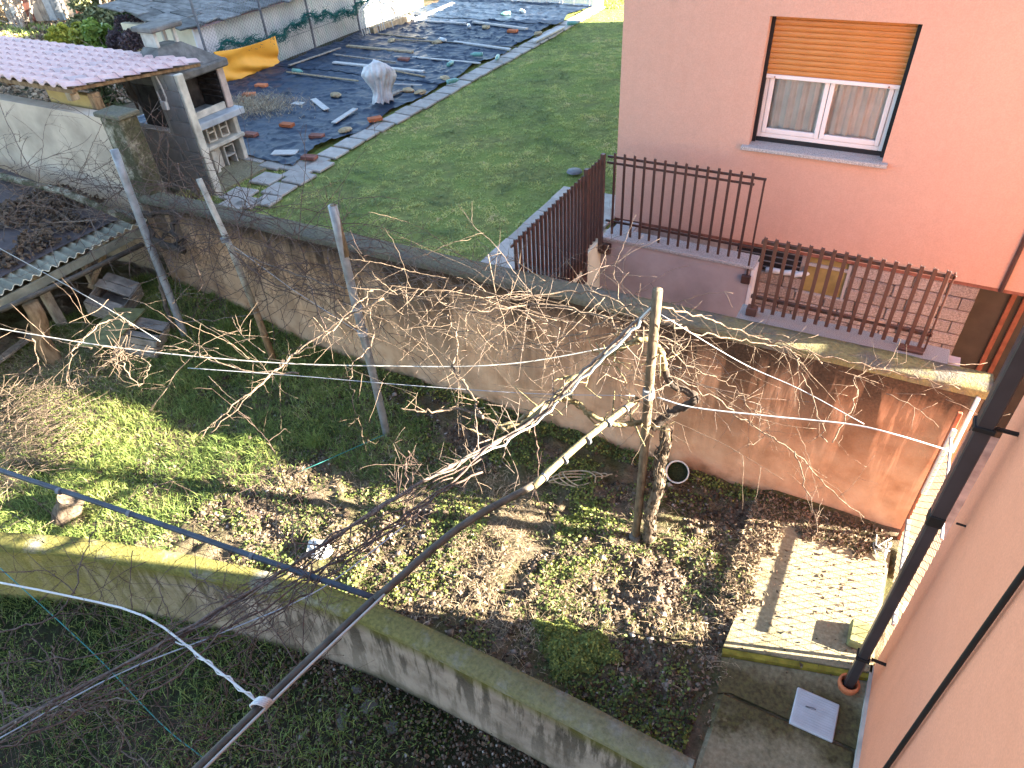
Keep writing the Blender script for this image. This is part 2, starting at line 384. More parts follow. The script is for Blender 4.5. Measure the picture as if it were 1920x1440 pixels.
MT['twine_green'] = simple('green_twine', (0.03, 0.16, 0.15), 0.2, 10, 0.7, 0)
MT['white_plastic'] = simple('white_plastic', (0.50, 0.50, 0.49), 0.08, 6, 0.45, 0.1, 30)
MT['terracotta'] = simple('terracotta', (0.42, 0.13, 0.055), 0.25, 9, 0.85, 0.3, 50, perobj=0.2)
MT['brick_dark'] = simple('old_brick', (0.20, 0.085, 0.065), 0.35, 12, 0.9, 0.5, 50)
MT['stone_tan'] = simple('tan_stone', (0.36, 0.28, 0.17), 0.35, 12, 0.95, 0.6, 50, perobj=0.15)
MT['wood_grey'] = bark('grey_board', (0.16, 0.13, 0.105), (0.40, 0.345, 0.285), 14)
MT['wood_tan'] = bark('tan_board', (0.20, 0.15, 0.09), (0.44, 0.35, 0.24), 14)
MT['wood_white'] = simple('white_board', (0.44, 0.43, 0.41), 0.15, 9, 0.7, 0.2, 40)
MT['wood_old'] = bark('rotten_timber', (0.09, 0.055, 0.03), (0.30, 0.20, 0.115), 16)
MT['wood_moss'] = simple('mossy_plank', (0.17, 0.17, 0.075), 0.45, 6, 0.95, 0.6, 40)
MT['wood_crate'] = simple('crate_paint', (0.23, 0.205, 0.18), 0.5, 5, 0.9, 0.4, 40)
def paving():
    m = NM('path_slab'); v = m.noise(6, 5); c = m.ramp(v, [(0.3, (0.30, 0.275, 0.25)), (0.7, (0.47, 0.44, 0.40))]); g = m.noise(120, 3)
    c = m.mix(m.mrange(g, .4, .7, 0, .4), c, (0.2, 0.18, 0.16)); r_ = m.mrange(m.rand(), 0, 1, 0.85, 1.12); k = m.n('ShaderNodeCombineColor'); [m.l(r_, k.inputs[i]) for i in range(3)]
    c = m.mix(1.0, c, k.outputs[0], 'MULTIPLY'); m.color(c).rough(0.95); m.bump(g, 0.5, 0.005); return m.m
MT['paving'] = paving()
def slab_mat():
    m = NM('mossy_concrete'); X, Y, Z = m.sep(); a = m.noise(2.1, 6, rough=0.65); b = m.noise(30, 5); big = m.noise(1.3, 3)
    c = m.ramp(b, [(0.3, (0.17, 0.145, 0.09)), (0.7, (0.285, 0.25, 0.165))])
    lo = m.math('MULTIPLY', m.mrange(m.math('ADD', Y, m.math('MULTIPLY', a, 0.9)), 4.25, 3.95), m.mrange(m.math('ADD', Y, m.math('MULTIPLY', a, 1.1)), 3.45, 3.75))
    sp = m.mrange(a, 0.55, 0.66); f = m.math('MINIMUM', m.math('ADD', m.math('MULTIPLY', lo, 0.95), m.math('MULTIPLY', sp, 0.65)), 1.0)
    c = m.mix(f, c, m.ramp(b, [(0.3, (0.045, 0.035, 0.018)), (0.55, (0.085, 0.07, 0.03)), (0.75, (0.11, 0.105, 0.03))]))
    m.color(c).rough(0.95).spec(0.2); m.bump(m.math('ADD', b, m.noise(110, 4)), 0.6, 0.010); return m.m
MT['slab'] = slab_mat()
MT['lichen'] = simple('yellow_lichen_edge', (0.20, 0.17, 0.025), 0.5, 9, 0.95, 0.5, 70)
MT['cover'] = simple('grey_cover', (0.44, 0.45, 0.48), 0.12, 6, 0.7, 0.2, 60)
def shutter_mat():
    m = NM('wood_effect_shutter'); f = m.noise(14, 5, m.mapping((0.25, 1, 3.0))); m.color(m.ramp(f, [(0.3, (0.33, 0.125, 0.030)), (0.7, (0.45, 0.20, 0.058))])).rough(0.45); return m.m
MT['shutter'] = shutter_mat()
MT['pvc'] = simple('white_frame', (0.62, 0.60, 0.61), 0.04, 5, 0.35, 0)
MT['curtain'] = simple('sheer_curtain', (0.62, 0.60, 0.58), 0.1, 6, 0.9, 0)
MT['dark'] = simple('dark_inside', (0.012, 0.012, 0.015), 0.2, 6, 0.6, 0)
def glass_mat():
    m = NM('window_glass'); m.b.inputs['Transmission Weight'].default_value = 1.0; m.color((0.93, 0.96, 1.0)).rough(0.02); m.b.inputs['IOR'].default_value = 1.35
    t = m.n('ShaderNodeBsdfTransparent'); g = m.n('ShaderNodeBsdfGlossy'); g.inputs['Roughness'].default_value = 0.02
    fr = m.n('ShaderNodeFresnel'); fr.inputs[0].default_value = 1.6; mx = m.n('ShaderNodeMixShader'); m.l(fr.outputs[0], mx.inputs[0]); m.l(t.outputs[0], mx.inputs[1]); m.l(g.outputs[0], mx.inputs[2])
    m.l(mx.outputs[0], m.t.nodes['Material Output'].inputs[0]); return m.m
MT['glass'] = glass_mat()
def tile_mat():
    m = NM('pink_roof_tile'); f = m.noise(9, 4); c = m.ramp(f, [(0.3, (0.48, 0.31, 0.30)), (0.7, (0.60, 0.44, 0.42))])
    c = m.mix(m.mrange(m.rand(), 0.85, 1.0, 0, 0.6), c, (0.28, 0.28, 0.31)); m.color(c).rough(0.6).spec(0.4); m.bump(m.noise(70, 3), 0.2, 0.004); return m.m
MT['tile'] = tile_mat()
def sheet_mat():
    m = NM('black_weed_sheet'); f = m.noise(3.2, 5, rough=0.65); g = m.noise(420, 2)
    c = m.ramp(f, [(0.3, (0.008, 0.016, 0.030)), (0.55, (0.015, 0.030, 0.058)), (0.8, (0.05, 0.062, 0.085))]); m.color(c).rough(m.mrange(f, 0.3, 0.7, 0.38, 0.55)).spec(0.4)
    m.bump(m.math('ADD', m.noise(14, 5), m.math('MULTIPLY', g, 0.15)), 0.3, 0.02); return m.m
MT['sheet'] = sheet_mat()
MT['sheet_dusty'] = simple('dusty_weed_sheet', (0.26, 0.24, 0.20), 0.35, 4, 0.8, 0.4, 30)
MT['tarp'] = simple('orange_tarp', (0.72, 0.33, 0.035), 0.08, 3, 0.6, 0.1, 200)
MT['green_net'] = simple('green_net', (0.012, 0.11, 0.10), 0.4, 30, 0.8, 0.8, 90)
MT['teal_wall'] = None
def streakwall():
    m = NM('white_wall_green_streaks'); X, Y, Z = m.sep(); c = m.ramp(m.noise(3, 5), [(0.3, (0.40, 0.42, 0.40)), (0.7, (0.55, 0.56, 0.54))])
    st = m.noise(2.4, 6, m.mapping((1, 1.6, 0.22)), 0.65); c = m.mix(m.mrange(st, 0.52, 0.72, 0, 0.75), c, (0.36, 0.50, 0.44))
    d = m.noise(6, 6, rough=0.7); c = m.mix(m.mrange(d, 0.6, 0.72, 0, 0.7), c, (0.16, 0.15, 0.12)); m.color(c).rough(0.95); m.bump(m.noise(30, 5), 0.5, 0.01); return m.m
MT['streak'] = streakwall()
MT['slate'] = simple('dark_roof_slab', (0.13, 0.13, 0.125), 0.5, 5, 0.95, 0.8, 40, perobj=0.35)
MT['roof_red'] = simple('faded_red_roof', (0.30, 0.17, 0.15), 0.3, 5, 0.9, 0.5, 40)
MT['poly'] = None
def poly():
    m = NM('clear_polythene'); m.color((0.72, 0.74, 0.76)).rough(0.35)
    t = m.n('ShaderNodeBsdfTransparent'); mx = m.n('ShaderNodeMixShader'); mx.inputs[0].default_value = 0.72; m.l(t.outputs[0], mx.inputs[1]); m.l(m.b.outputs[0], mx.inputs[2]); m.l(mx.outputs[0], m.t.nodes['Material Output'].inputs[0])
    m.bump(m.noise(9, 5), 0.6, 0.03); return m.m
MT['poly'] = poly()
MT['white_fleece'] = simple('grey_white_fleece', (0.56, 0.555, 0.55), 0.3, 5, 0.7, 0.4, 40)
MT['bottle'] = simple('teal_plastic_bottle', (0.14, 0.33, 0.28), 0.15, 9, 0.3, 0, spec=0.5)
MT['bottle_clear'] = simple('milky_plastic_bottle', (0.50, 0.54, 0.56), 0.12, 9, 0.25, 0, spec=0.5)
MT['cobble'] = simple('pale_cobble', (0.40, 0.41, 0.42), 0.2, 9, 0.9, 0.3, 40, perobj=0.12)
MT['corr'] = simple('corrugated_cement_sheet', (0.20, 0.195, 0.15), 0.4, 4, 0.95, 0.6, 50)
MT['corr_dark'] = simple('dark_roof_felt', (0.065, 0.052, 0.052), 0.35, 2.2, 0.8, 0.5, 30)
MT['basement_glass'] = simple('basement_window', (0.24, 0.19, 0.075), .3, 5, .3, 0)
MT['ochre_paint'] = simple('ochre_paint', (0.36, 0.25, 0.09), 0.12, 6, 0.7, 0.2, 40)
MT['stone_grey'] = simple('ground_stone', (0.10, 0.092, 0.08), 0.35, 20, 0.95, 0.5, 60, perobj=0.25)
MT['rope'] = simple('tan_rope', (0.36, 0.28, 0.18), 0.2, 30, 0.9, 0)
MT['pot'] = simple('white_pot', (0.50, 0.48, 0.45), 0.25, 9, 0.7, 0.2, 40)
MT['mesh_door'] = simple('dark_mesh_door', (0.055, 0.045, 0.035), 0.2, 4, 0.55, 0.6, 220)
MT['mesh_bronze'] = simple('bronze_mesh', (0.16, 0.13, 0.08), 0.2, 4, 0.5, 0.6, 200)
#==PART2==

# ---------------------------------------------------------------- setting: ground sheets
LWx = [-15.0, -9.0, -7.42, -6.67, -5.62, -4.7, -3.81, -3.21, -2.61, -1.78, -1.02, -0.12]
LWy = [-1.9, 0.62, 1.34, 1.65, 1.98, 2.22, 2.42, 2.49, 2.515, 2.53, 2.53, 2.51]
def lwyv(x): return np.interp(x, LWx, LWy)
ZL = 1.10            # level of the neighbour's lawn
def slab_cover(x, y):
    n = fbm(np.asarray(x) * 4 + 3, np.asarray(y) * 4, 7, 4); d = np.maximum((-.02 + .55 * (n - .47)) - x, y - (5.28 + .6 * (n - .47)))
    return sstep(-.04, .07, d) * sstep(3.80, 4.15, y + .5 * (n - .47)) * sstep(-.45, -.12, x)
def zA(x, y, fine=True):
    z = 0.02 + 0.42 * sstep(-6.6, -9.2, x) * sstep(1.6, 3.6, y) + 0.05 * (fbm(x * 0.8, y * 0.8, 3, 3) - 0.45) + .105 * slab_cover(x, y)
    if fine:
        k = sstep(-0.2, -0.7, x)
        z = z + (0.13 * (fbm(np.asarray(x) * 4.0, np.asarray(y) * 4.0, 5, 4) - 0.47) + 0.10 * np.maximum(0, vnoise(np.asarray(x) * 9, np.asarray(y) * 9, 9) - 0.5)) * (0.30 + 0.70 * k)
    return z
def zB(x, y):
    return -0.74 + 0.14 * sstep(-4, -9, x) + 0.07 * (fbm(np.asarray(x) * 1.5, np.asarray(y) * 1.5, 21, 4) - 0.47) + 0.03 * (fbm(np.asarray(x) * 7, np.asarray(y) * 7, 25, 3) - 0.45)
def sheet(name, xs, ys, zf, m, kind='structure', mask=None, smooth=True):
    X, Y = np.meshgrid(xs, ys, indexing='ij'); Z = zf(X, Y)
    V = np.stack([X, Y, Z], -1).reshape(-1, 3); b = len(ys)
    i, j = np.meshgrid(np.arange(len(xs) - 1), np.arange(len(ys) - 1), indexing='ij'); q = (i * b + j).ravel()
    F = np.stack([q, q + b, q + b + 1, q + 1], 1)
    me = npmesh(name, V, F)
    if smooth: me.polygons.foreach_set('use_smooth', np.ones(len(F), bool))
    return link(name, me, m, None, kind)
def prism(mb, poly, z0, z1):
    n = len(poly); vs = [(p[0], p[1], z0) for p in poly] + [(p[0], p[1], z1) for p in poly]
    return mb.add(vs, [tuple(range(n))[::-1], tuple(range(n, 2 * n))] + [(i, (i + 1) % n, n + (i + 1) % n, n + i) for i in range(n)])
big = MB().grid(np.array([[(-220, -220, -1.5), (-220, 220, -1.5)], [(220, -220, -1.5), (220, 220, -1.5)]], float))
B(big, 'ground', MT['far'], kind='structure')
sheet('garden_ground', np.arange(-15.5, 1.24, 0.03), np.arange(-1.0, 5.80, 0.03), lambda x, y: np.where(y < lwyv(x) - 0.06, -1.3, zA(x, y)), MT['soil'])
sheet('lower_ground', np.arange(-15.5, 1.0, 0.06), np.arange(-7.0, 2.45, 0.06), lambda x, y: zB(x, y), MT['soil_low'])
def zLawn(x, y): return ZL - 0.02 + 0.05 * (fbm(np.asarray(x) * 0.7, np.asarray(y) * 0.7, 31, 3) - 0.45)
sheet('lawn_ground', np.arange(-10.6, -3.45, 0.15), np.arange(5.97, 30, 0.15), zLawn, MT['lawn'])
def zFar(x, y): return ZL - 0.06 + 0.10 * (fbm(np.asarray(x) * 0.5, np.asarray(y) * 0.5, 37, 4) - 0.5)
sheet('garden_soil', np.arange(-70, -9.7, 0.4), np.arange(5.97, 80, 0.4), zFar, MT['far'])
crt = MB().grid(np.array([[(-3.5, 5.9, -1.35), (-3.5, 9.6, -1.35)], [(14, 5.9, -1.35), (14, 9.6, -1.35)]], float))
B(crt, 'courtyard_floor', MT['concrete'], kind='structure')

# ---------------------------------------------------------------- boundary wall (ochre plaster, concrete cap)
def ztop1(x): return 2.06 + (x - 1.2) * 0.0135
bw = thing('boundary_wall', 'tall ochre plaster wall with dark streaks between the vine garden and the lawn', 'wall', (-4, 5.83, 0))
xs = np.linspace(-9.75, 1.22, 180); zs = np.linspace(0, 1, 30)
P = np.zeros((len(xs), len(zs), 3))
for i, x in enumerate(xs):
    zt = ztop1(x) - 0.075; z = -0.4 + zs * (zt + 0.4)
    P[i, :, 0] = x; P[i, :, 2] = z; P[i, :, 1] = 5.725 + 0.02 * (fbm(x * 0.9 + 3, z * 0.9, 41, 3) - 0.5) + 0.008 * (fbm(x * 5, z * 5, 43, 3) - 0.5)
mb = MB().grid(P)
mb.add([(-9.75, 5.95, -0.4), (1.22, 5.95, -0.4), (1.22, 5.95, ztop1(1.22) - 0.075), (-9.75, 5.95, ztop1(-9.75) - 0.075)], [(0, 1, 2, 3)])
mb.add([(1.22, 5.725, -0.4), (1.22, 5.95, -0.4), (1.22, 5.95, ztop1(1.22) - 0.07), (1.22, 5.725, ztop1(1.22) - 0.07)], [(0, 3, 2, 1)])
B(mb, 'plaster_body', MT['boundary'], bw, True)
def cap_strip(x0, x1, yf, ybk, zf, th, n, seed, ph=6):
    """rounded, uneven coping as a closed grid"""
    xs = np.linspace(x0, x1, n); prof = [(0.0, -th), (0.0, -0.018), (0.018, 0.0), (0.33, 0.006), (0.66, 0.006), (1.0, -0.012), (1.0, -th)]
    P = np.zeros((n, len(prof), 3))
    for i, x in enumerate(xs):
        yfx = yf(x) if callable(yf) else yf; ybx = ybk(x) if callable(ybk) else ybk; zt = zf(x)
        for j, (t, dz) in enumerate(prof):
            y = yfx + 0.018 * (1 if j == 2 else 0) + (ybx - yfx) * (t if j != 2 else 0)
            nz = 0.014 * (float(fbm(x * 5 + j * 3.1, j * 2.7, seed, 3)) - 0.5); ny = 0.016 * (float(fbm(x * 4 + 9, j * 1.7, seed + 5, 3)) - 0.5)
            P[i, j] = (x, y + (ny if j < 3 or j > 4 else 0), zt + dz + (nz if j not in (0, 6) else nz * 0.4))
    m = MB().grid(P); o = len(m.v); k = len(prof)
    m.f.append(tuple(range(k))[::-1]); m.f.append(tuple((n - 1) * k + j for j in range(k)))
    return m
B(cap_strip(-9.72, 1.25, 5.69, 6.0, ztop1, 0.075, 220, 51), 'coping', MT['cap'], bw, True)

# ---------------------------------------------------------------- low mossy wall
def lwy(x): return float(np.interp(x, LWx, LWy))
def zlw(x): return 0.30
lw = thing('low_wall', 'low curved garden wall with yellow-green mossy top', 'wall', (-4, 2.3, -0.7))
xs = np.linspace(-12, -0.12, 200); zs = np.linspace(0, 1, 18); P = np.zeros((200, 18, 3))
for i, x in enumerate(xs):
    z = -1.0 + zs * 1.22; P[i, :, 0] = x; P[i, :, 2] = z; P[i, :, 1] = lwy(x) - 0.195 + 0.02 * (fbm(x * 1.5, z * 1.5, 61, 4) - 0.5) - 0.05 * (1 - zs)
mb = MB().grid(P)
P2 = P.copy(); P2[:, :, 1] = np.array([lwy(x) for x in xs])[:, None] + 0.0; mb.grid(P2[:, ::-1])
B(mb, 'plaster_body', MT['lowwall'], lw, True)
B(cap_strip(-12, -0.10, lambda x: lwy(x) - 0.205, lambda x: lwy(x) + 0.01, zlw, 0.085, 240, 63), 'coping', MT['lowcap'], lw, True)

# ---------------------------------------------------------------- concrete slabs by the downspout
s = MB(); prism(s, [(-0.17, 3.66), (1.03, 4.00), (1.03, 5.62), (-0.05, 5.50), (-0.12, 4.6)], -0.2, 0.10); B(s, 'concrete_slab', MT['slab'], kind='structure')
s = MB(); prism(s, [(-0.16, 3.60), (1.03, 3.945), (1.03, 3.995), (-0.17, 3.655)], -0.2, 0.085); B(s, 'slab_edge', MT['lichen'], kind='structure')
s = MB(); s.cbox((-0.10, 1.6, -1.2), (1.035, 3.30, 0.055), 0.05); prism(s, [(-0.10, 3.25), (0.0, 3.3), (1.03, 3.3), (1.03, 3.94), (-0.155, 3.595)], -0.2, 0.045); B(s, 'concrete_apron', MT['slab'], kind='structure')

# ---------------------------------------------------------------- near pink building at the right
nb = thing('pink_building', 'salmon stucco building wall rising at the right with the black downspout', 'building', (3, -1, 0))
B(MB().box((1.04, -9, 0.10), (7.0, 4.08, 7.6)), 'wall', MT['pink_near'], nb)
B(MB().box((1.012, -9, -1.3), (6.9, 4.07, 0.10)), 'plinth', MT['concrete'], nb)
ds = thing('downspout', 'black square downspout standing in a terracotta collar beside the salmon wall', 'downspout', (0.87, 3.80, 0.05))
B(MB().cbox((0.830, 3.760, 0.04), (0.910, 3.840, 2.36), 0.012), 'lower_pipe', MT['black_metal'], ds)
B(MB().cbox((0.824, 3.754, 2.36), (0.916, 3.846, 7.6), 0.008), 'upper_pipe', MT['black_metal'], ds)
B(MB().cbox((0.822, 3.752, 2.26), (0.918, 3.848, 2.36), 0.008), 'joint_sleeve', MT['black_rubber'], ds)
for z in (3.12, 0.55):
    r_ = 0.002 if z > 2.3 else -0.004
    mb = MB(); mb.cbox((0.815 - r_, 3.745 - r_, z), (0.925 + r_, 3.855 + r_, z + 0.035), 0.004); mb.box((0.93, 3.79, z + 0.008), (1.042, 3.81, z + 0.026)); B(mb, 'bracket', MT['black_rubber'], ds)
mb = MB(); mb.tube([(0.985, 3.80, 2.32), (1.042, 3.80, 2.32)], 0.008, 6); B(mb, 'fixing_pin', MT['black_rubber'], ds)
B(MB().lathe([(0.072, 0.0), (0.080, 0.05), (0.086, 0.055), (0.086, 0.10), (0.070, 0.105), (0.064, 0.10), (0.062, 0.02)], 20, (0.87, 3.80, 0.03)), 'collar', MT['terracotta'], ds, True)
cb = thing('wall_cable', 'thick black cable running down the salmon wall', 'cable', (1.02, 2.6, 0))
pa = U(1920, 1080, x=1.015); pb = U(1660, 1440, x=1.015); d_ = (pb - pa); pa0 = pa - d_ * 3.0
mb = MB(); yy = (pa[1] + pb[1]) / 2; mb.tube([(1.013, yy, -0.3), (1.011, yy - .006, 1.0), (1.014, yy + .008, 2.2), (1.012, yy, 3.4), (1.014, yy - .006, 4.6), (1.013, yy, 7.6)], 0.016, 8); B(mb, 'cable', MT['black_rubber'], cb, True)

# inspection cover and mossy stone on the slab
pts = [U(1495, 1288, z=0.075), U(1574, 1322, z=0.075), U(1563, 1390, z=0.075), U(1483, 1357, z=0.075)]
cv = thing('inspection_cover', 'square pale grey inspection cover lying on the mossy concrete', 'cover', tuple((pts[0] + pts[2]) / 2 * np.array([1, 1, 0]) + np.array([0, 0, .045])))
c0 = (pts[0] + pts[2]) / 2; lx = np.linalg.norm(pts[1] - pts[0]); ly = np.linalg.norm(pts[3] - pts[0]); ang = math.atan2(pts[1][1] - pts[0][1], pts[1][0] - pts[0][0])
Mx = Matrix.Translation((c0[0], c0[1], 0.06)) @ Matrix.Rotation(ang, 4, 'Z')
B(MB().cbox((-lx / 2, -ly / 2, -0.03), (lx / 2, ly / 2, 0.015), 0.008, Mx), 'plate', MT['cover'], cv)
rib = MB()
for i in range(14):
    t = -ly / 2 + 0.02 + i * (ly - 0.04) / 13; rib.cbox((-lx / 2 + 0.02, t - 0.004, 0.014), (lx / 2 - 0.02, t + 0.004, 0.020), 0.002, Mx)
B(rib, 'ribs', MT['cover'], cv, kind='stuff')
B(MB().tube([tuple(Mx @ Vector((-0.08, 0.02, 0.022))), tuple(Mx @ Vector((-0.02, 0.03, 0.028))), tuple(Mx @ Vector((0.0, 0.03, 0.022)))], 0.006, 5), 'handle', MT['galv_dark'], cv)
p = U(1607, 1185, z=0.18)
o = B(MB().cbox((p[0] - 0.06, p[1] - 0.13, 0.10), (p[0] + 0.16, p[1] + 0.12, 0.20), 0.015), 'stone_block', MT['wood_moss']); tag(o, 'yellow-green mossy stone block on the sunlit slab by the downspout', 'stone')

# ---------------------------------------------------------------- chain-link fence between wall and near building
def chain(mb, p0, pu, pv, step, rad, k=3):
    """diamond mesh on the rectangle p0 + s*pu + t*pv"""
    p0, pu, pv = map(lambda a: np.array(a, float), (p0, pu, pv)); Lu = np.linalg.norm(pu); Lv = np.linalg.norm(pv); u = pu / Lu; v = pv / Lv
    n = int((Lu + Lv) / step)
    for i in range(1, n):
        c = i * step
        s0 = max(0, c - Lv); s1 = min(Lu, c)
        if s1 - s0 > 0.01:
            mb.tube([p0 + u * s0 + v * (c - s0), p0 + u * s1 + v * (c - s1)], rad, k, False)
            mb.tube([p0 + u * s0 + v * (Lv - (c - s0)), p0 + u * s1 + v * (Lv - (c - s1))], rad, k, False)
fn = thing('chain_link_fence', 'small chain-link fence closing the gap between ochre wall and salmon building', 'fence', (1.1, 5.0, 0))
mb = MB(); chain(mb, (1.08, 4.14, 0.13), (0, 1.44, 0), (0, 0, 1.50), 0.085, 0.0030); B(mb, 'wire_mesh', simple('tan_fence_wire', (.17, .14, .09), .2, 9, .7, 0), fn, kind='stuff')
B(MB().cbox((1.06, 5.585, 0.0), (1.10, 5.625, 1.85), 0.006), 'post', MT['rust'], fn)
B(MB().cbox((1.06, 5.50, 0.9), (1.10, 5.54, 1.72), 0.006), 'white_post', MT['white_plastic'], fn)
B(MB().cbox((1.07, 4.12, 0.0), (1.10, 4.15, 1.72), 0.006), 'post', MT['rust'], fn)
B(MB().tube([(1.08, 4.29, 1.64), (1.08, 5.6, 1.64)], 0.012, 6), 'rail', MT['galv'], fn)
B(MB().cbox((1.06, 4.3, 0.42), (1.10, 5.6, 0.455), 0.006), 'rail', MT['galv'], fn)
p = U(1828, 735, y=5.66); B(MB().cbox((1.15, 5.655, 1.35), (1.18, 5.688, 2.0), 0.005), 'white_post', MT['pvc'], fn)
hk = MB(); a = U(1783, 775, x=1.07); hk.tube([a + np.array([0, 0, -.12]), a + np.array([0, .03, .02]), a + np.array([0, -.02, .05]), a + np.array([0, -.03, -.08])], 0.008, 5); B(hk, 'hook', MT['rust'], fn)

# ---------------------------------------------------------------- neighbour's house
YH = 9.30
hs = thing('pink_house', 'pink stucco house with half-closed orange roller shutter', 'house', (2, 12, 0))
wl = U(1442.5, 29.8, y=YH); wr = U(1729.4, 49.3, y=YH); wb = U(1403.5, 272, y=YH)
X0, X1, Z0, Z1 = wb[0] + 0.0, wr[0], wb[2], wl[2]
HX0, HX1, HZ0, HZ1 = -3.57, 9.3, 1.12, 9.0
mb = MB(); t = 0.22
mb.box((HX0, YH, HZ0), (X0, YH + t, HZ1)); mb.box((X1, YH, HZ0), (HX1, YH + t, HZ1)); mb.box((X0, YH, HZ0), (X1, YH + t, Z0)); mb.box((X0, YH, Z1), (X1, YH + t, HZ1))
B(mb, 'front_wall', MT['pink_house'], hs)
B(MB().box((HX0 + 0.002, YH + t + 0.9, 0.0), (HX1, 23.0, HZ1 - 0.01)), 'side_walls', MT['pink_house'], hs)
mb = MB(); mb.box((HX0 + 0.002, YH + t + .002, 0.0), (HX0 + 0.25, YH + t + 0.9, HZ1 - .01)); mb.box((HX0, YH + 0.0, HZ1), (HX1 + .3, 23.2, HZ1 + .2)); B(mb, 'corner_wall', MT['pink_house'], hs)
rv = 0.115; YW = YH + rv
win = B(MB().box((X0 + 0.001, YW + 0.03, Z0), (X0 + 0.045, YW + 0.08, Z1)), 'shutter_guide', MT['dark'], hs)
B(MB().box((X1 - 0.045, YW + 0.03, Z0), (X1 - 0.001, YW + 0.08, Z1)), 'shutter_guide', MT['dark'], hs)
Hw = Z1 - Z0; zsh = Z1 - 0.475 * Hw
sh = thing('roller_shutter', '', ''); del sh['label']; del sh['category']; sh.parent = hs; sh.location = Vector(((X0 + X1) / 2, YW, zsh)) - Vector(hs.location); 
ns = 11; hsl = (Z1 - zsh - 0.045) / ns
L = X1 - X0 - 0.09; prof = [(0.000, 0.0), (-0.010, 0.12), (-0.013, 0.5), (-0.010, 0.88), (0.000, 1.0)]
P = np.zeros((2, 5, 3))
for i, xx in enumerate((-L / 2, L / 2)):
    for j, (dy, tz) in enumerate(prof): P[i, j] = (xx, dy, tz * hsl)
slat = MB().grid(P[:, ::-1]).mesh('slat'); slat.materials.append(MT['shutter'])
for i in range(ns): piece('slat', slat, None, sh, ((X0 + X1) / 2, YW + 0.06, zsh + 0.045 + i * hsl))
B(MB().cbox((X0 + 0.045, YW + 0.040, zsh), (X1 - 0.045, YW + 0.066, zsh + 0.046), 0.004), 'end_bar', MT['pvc'], sh)
for xx in (X0 + 0.15, X1 - 0.16): B(MB().tube([(xx, YW + .043, zsh + .02), (xx, YW + .02, zsh + .02)], 0.008, 8), 'stop', MT['rust'], sh)
wn = thing('window', '', ''); del wn['label']; del wn['category']; wn.parent = hs; wn.location = Vector(((X0 + X1) / 2, YW, Z0)) - Vector(hs.location)
yf = YW + 0.09; zb = Z0 + 0.055; xm = (X0 + X1) / 2; xa, xb = X0 + 0.03, X1 - 0.03
fr = 0.06
mb = MB(); mb.cbox((xa, yf, zb), (xa + fr, yf + .06, zsh + .1), .006); mb.cbox((xb - fr, yf, zb), (xb, yf + .06, zsh + .1), .006); mb.cbox((xa + fr, yf, zb), (xb - fr, yf + .06, zb + fr), .006); B(mb, 'frame', MT['pvc'], wn)
for (a, b) in ((xa + fr + .003, xm - .004), (xm + .004, xb - fr - .003)):
    mb = MB(); zz = zb + fr + .002; zt = zsh + .3
    mb.cbox((a, yf - .012, zz), (a + .055, yf + .045, zt), .006); mb.cbox((b - .055, yf - .012, zz), (b, yf + .045, zt), .006); mb.cbox((a + .055, yf - .012, zz), (b - .055, yf + .045, zz + .06), .006)
    B(mb, 'sash', MT['pvc'], wn)
    B(MB().box((a + .05, yf + .012, zz + .055), (b - .05, yf + .018, zt)), 'pane', MT['glass'], wn)
    n = 46; P = np.zeros((n, 2, 3))
    for i in range(n):
        xx = a + 0.02 + (b - a - .04) * i / (n - 1); dy = 0.09 + 0.030 * math.sin(i * 0.62 + a * 7) + 0.012 * math.sin(i * 1.9)
        P[i, 0] = (xx, yf + dy, Z0 + .03); P[i, 1] = (xx, yf + dy * 0.9, zsh + .35)
    B(MB().grid(P), 'curtain', MT['curtain'], wn, True)
B(MB().box((X0 + .002, YW + .35, Z0 + .001), (X1 - .002, YW + .37, Z1)), 'dark_room', MT['dark'], wn)
B(MB().box((X0 + .001, YW + .075, Z0), (X1 - .001, YW + .34, zb + .0)), 'bottom_rail', MT['dark'], wn)
B(MB().cbox((X0 - .08, YH - .085, Z0 - .045), (X1 + .07, YH - .001, Z0 + .004), .006), 'sill', MT['granite'], hs)
B(MB().box((X0 + .001, YH - .0005, Z0 + .0005), (X1 - .001, YW + .076, Z0 + .0045)), 'sill', MT['granite'], hs)
# block base with basement openings
bp = B(MB().box((HX0 + .05, YH + .09, -1.5), (1.40, YH + .2, HZ0 - .002)), 'block_base', MT['mortar'], hs)
w2a = U(1517, 482, y=YH + .07); w2b = U(1573, 555, y=YH + .07); w1a = U(1424, 462, y=YH + .07); w1b = U(1497, 515, y=YH + .07)
op = [(w1a[0] - .3, w1b[0], w1b[2] - .02, 1.2), (w2a[0] - .02, w2b[0] + .06, w2b[2] - .02, 1.2)]
bh = 0.185; blw = 0.40; blk = MB().cbox((-blw / 2 + .006, -.045, .006), (blw / 2 - .006, .035, bh - .006), .012).mesh('block'); blk.materials.append(MT['block'])
hblk = MB().cbox((-blw / 4 + .006, -.045, .006), (blw / 4 - .006, .035, bh - .006), .012).mesh('block'); hblk.materials.append(MT['block'])
for r_ in range(10):
    z = HZ0 - .06 - bh * (r_ + 1); x = -1.75 - (0.2 if r_ % 2 else 0)
    while x < 1.38:
        x1 = min(x + blw, 1.40); segs = [(x, x1)]
        for (a, b, c_, d_) in op:
            if z + bh > c_ + .03 and z < d_:
                segs = [s for (u, v) in segs for s in ((u, min(v, a)), (max(u, b), v)) if s[1] - s[0] > .05]
        for (u, v) in segs: piece('block', blk, None, bp, ((u + v) / 2, YH + .075 + random.uniform(-.004, .004), z), (0, 0, 0), ((v - u) / blw, 1, 1))
        x = x1
a, b, c_, d_ = op[0]; B(MB().box((a, YH + .06, c_), (b, YH + .088, HZ0 - .06)), 'basement_opening', MT['dark'], hs)
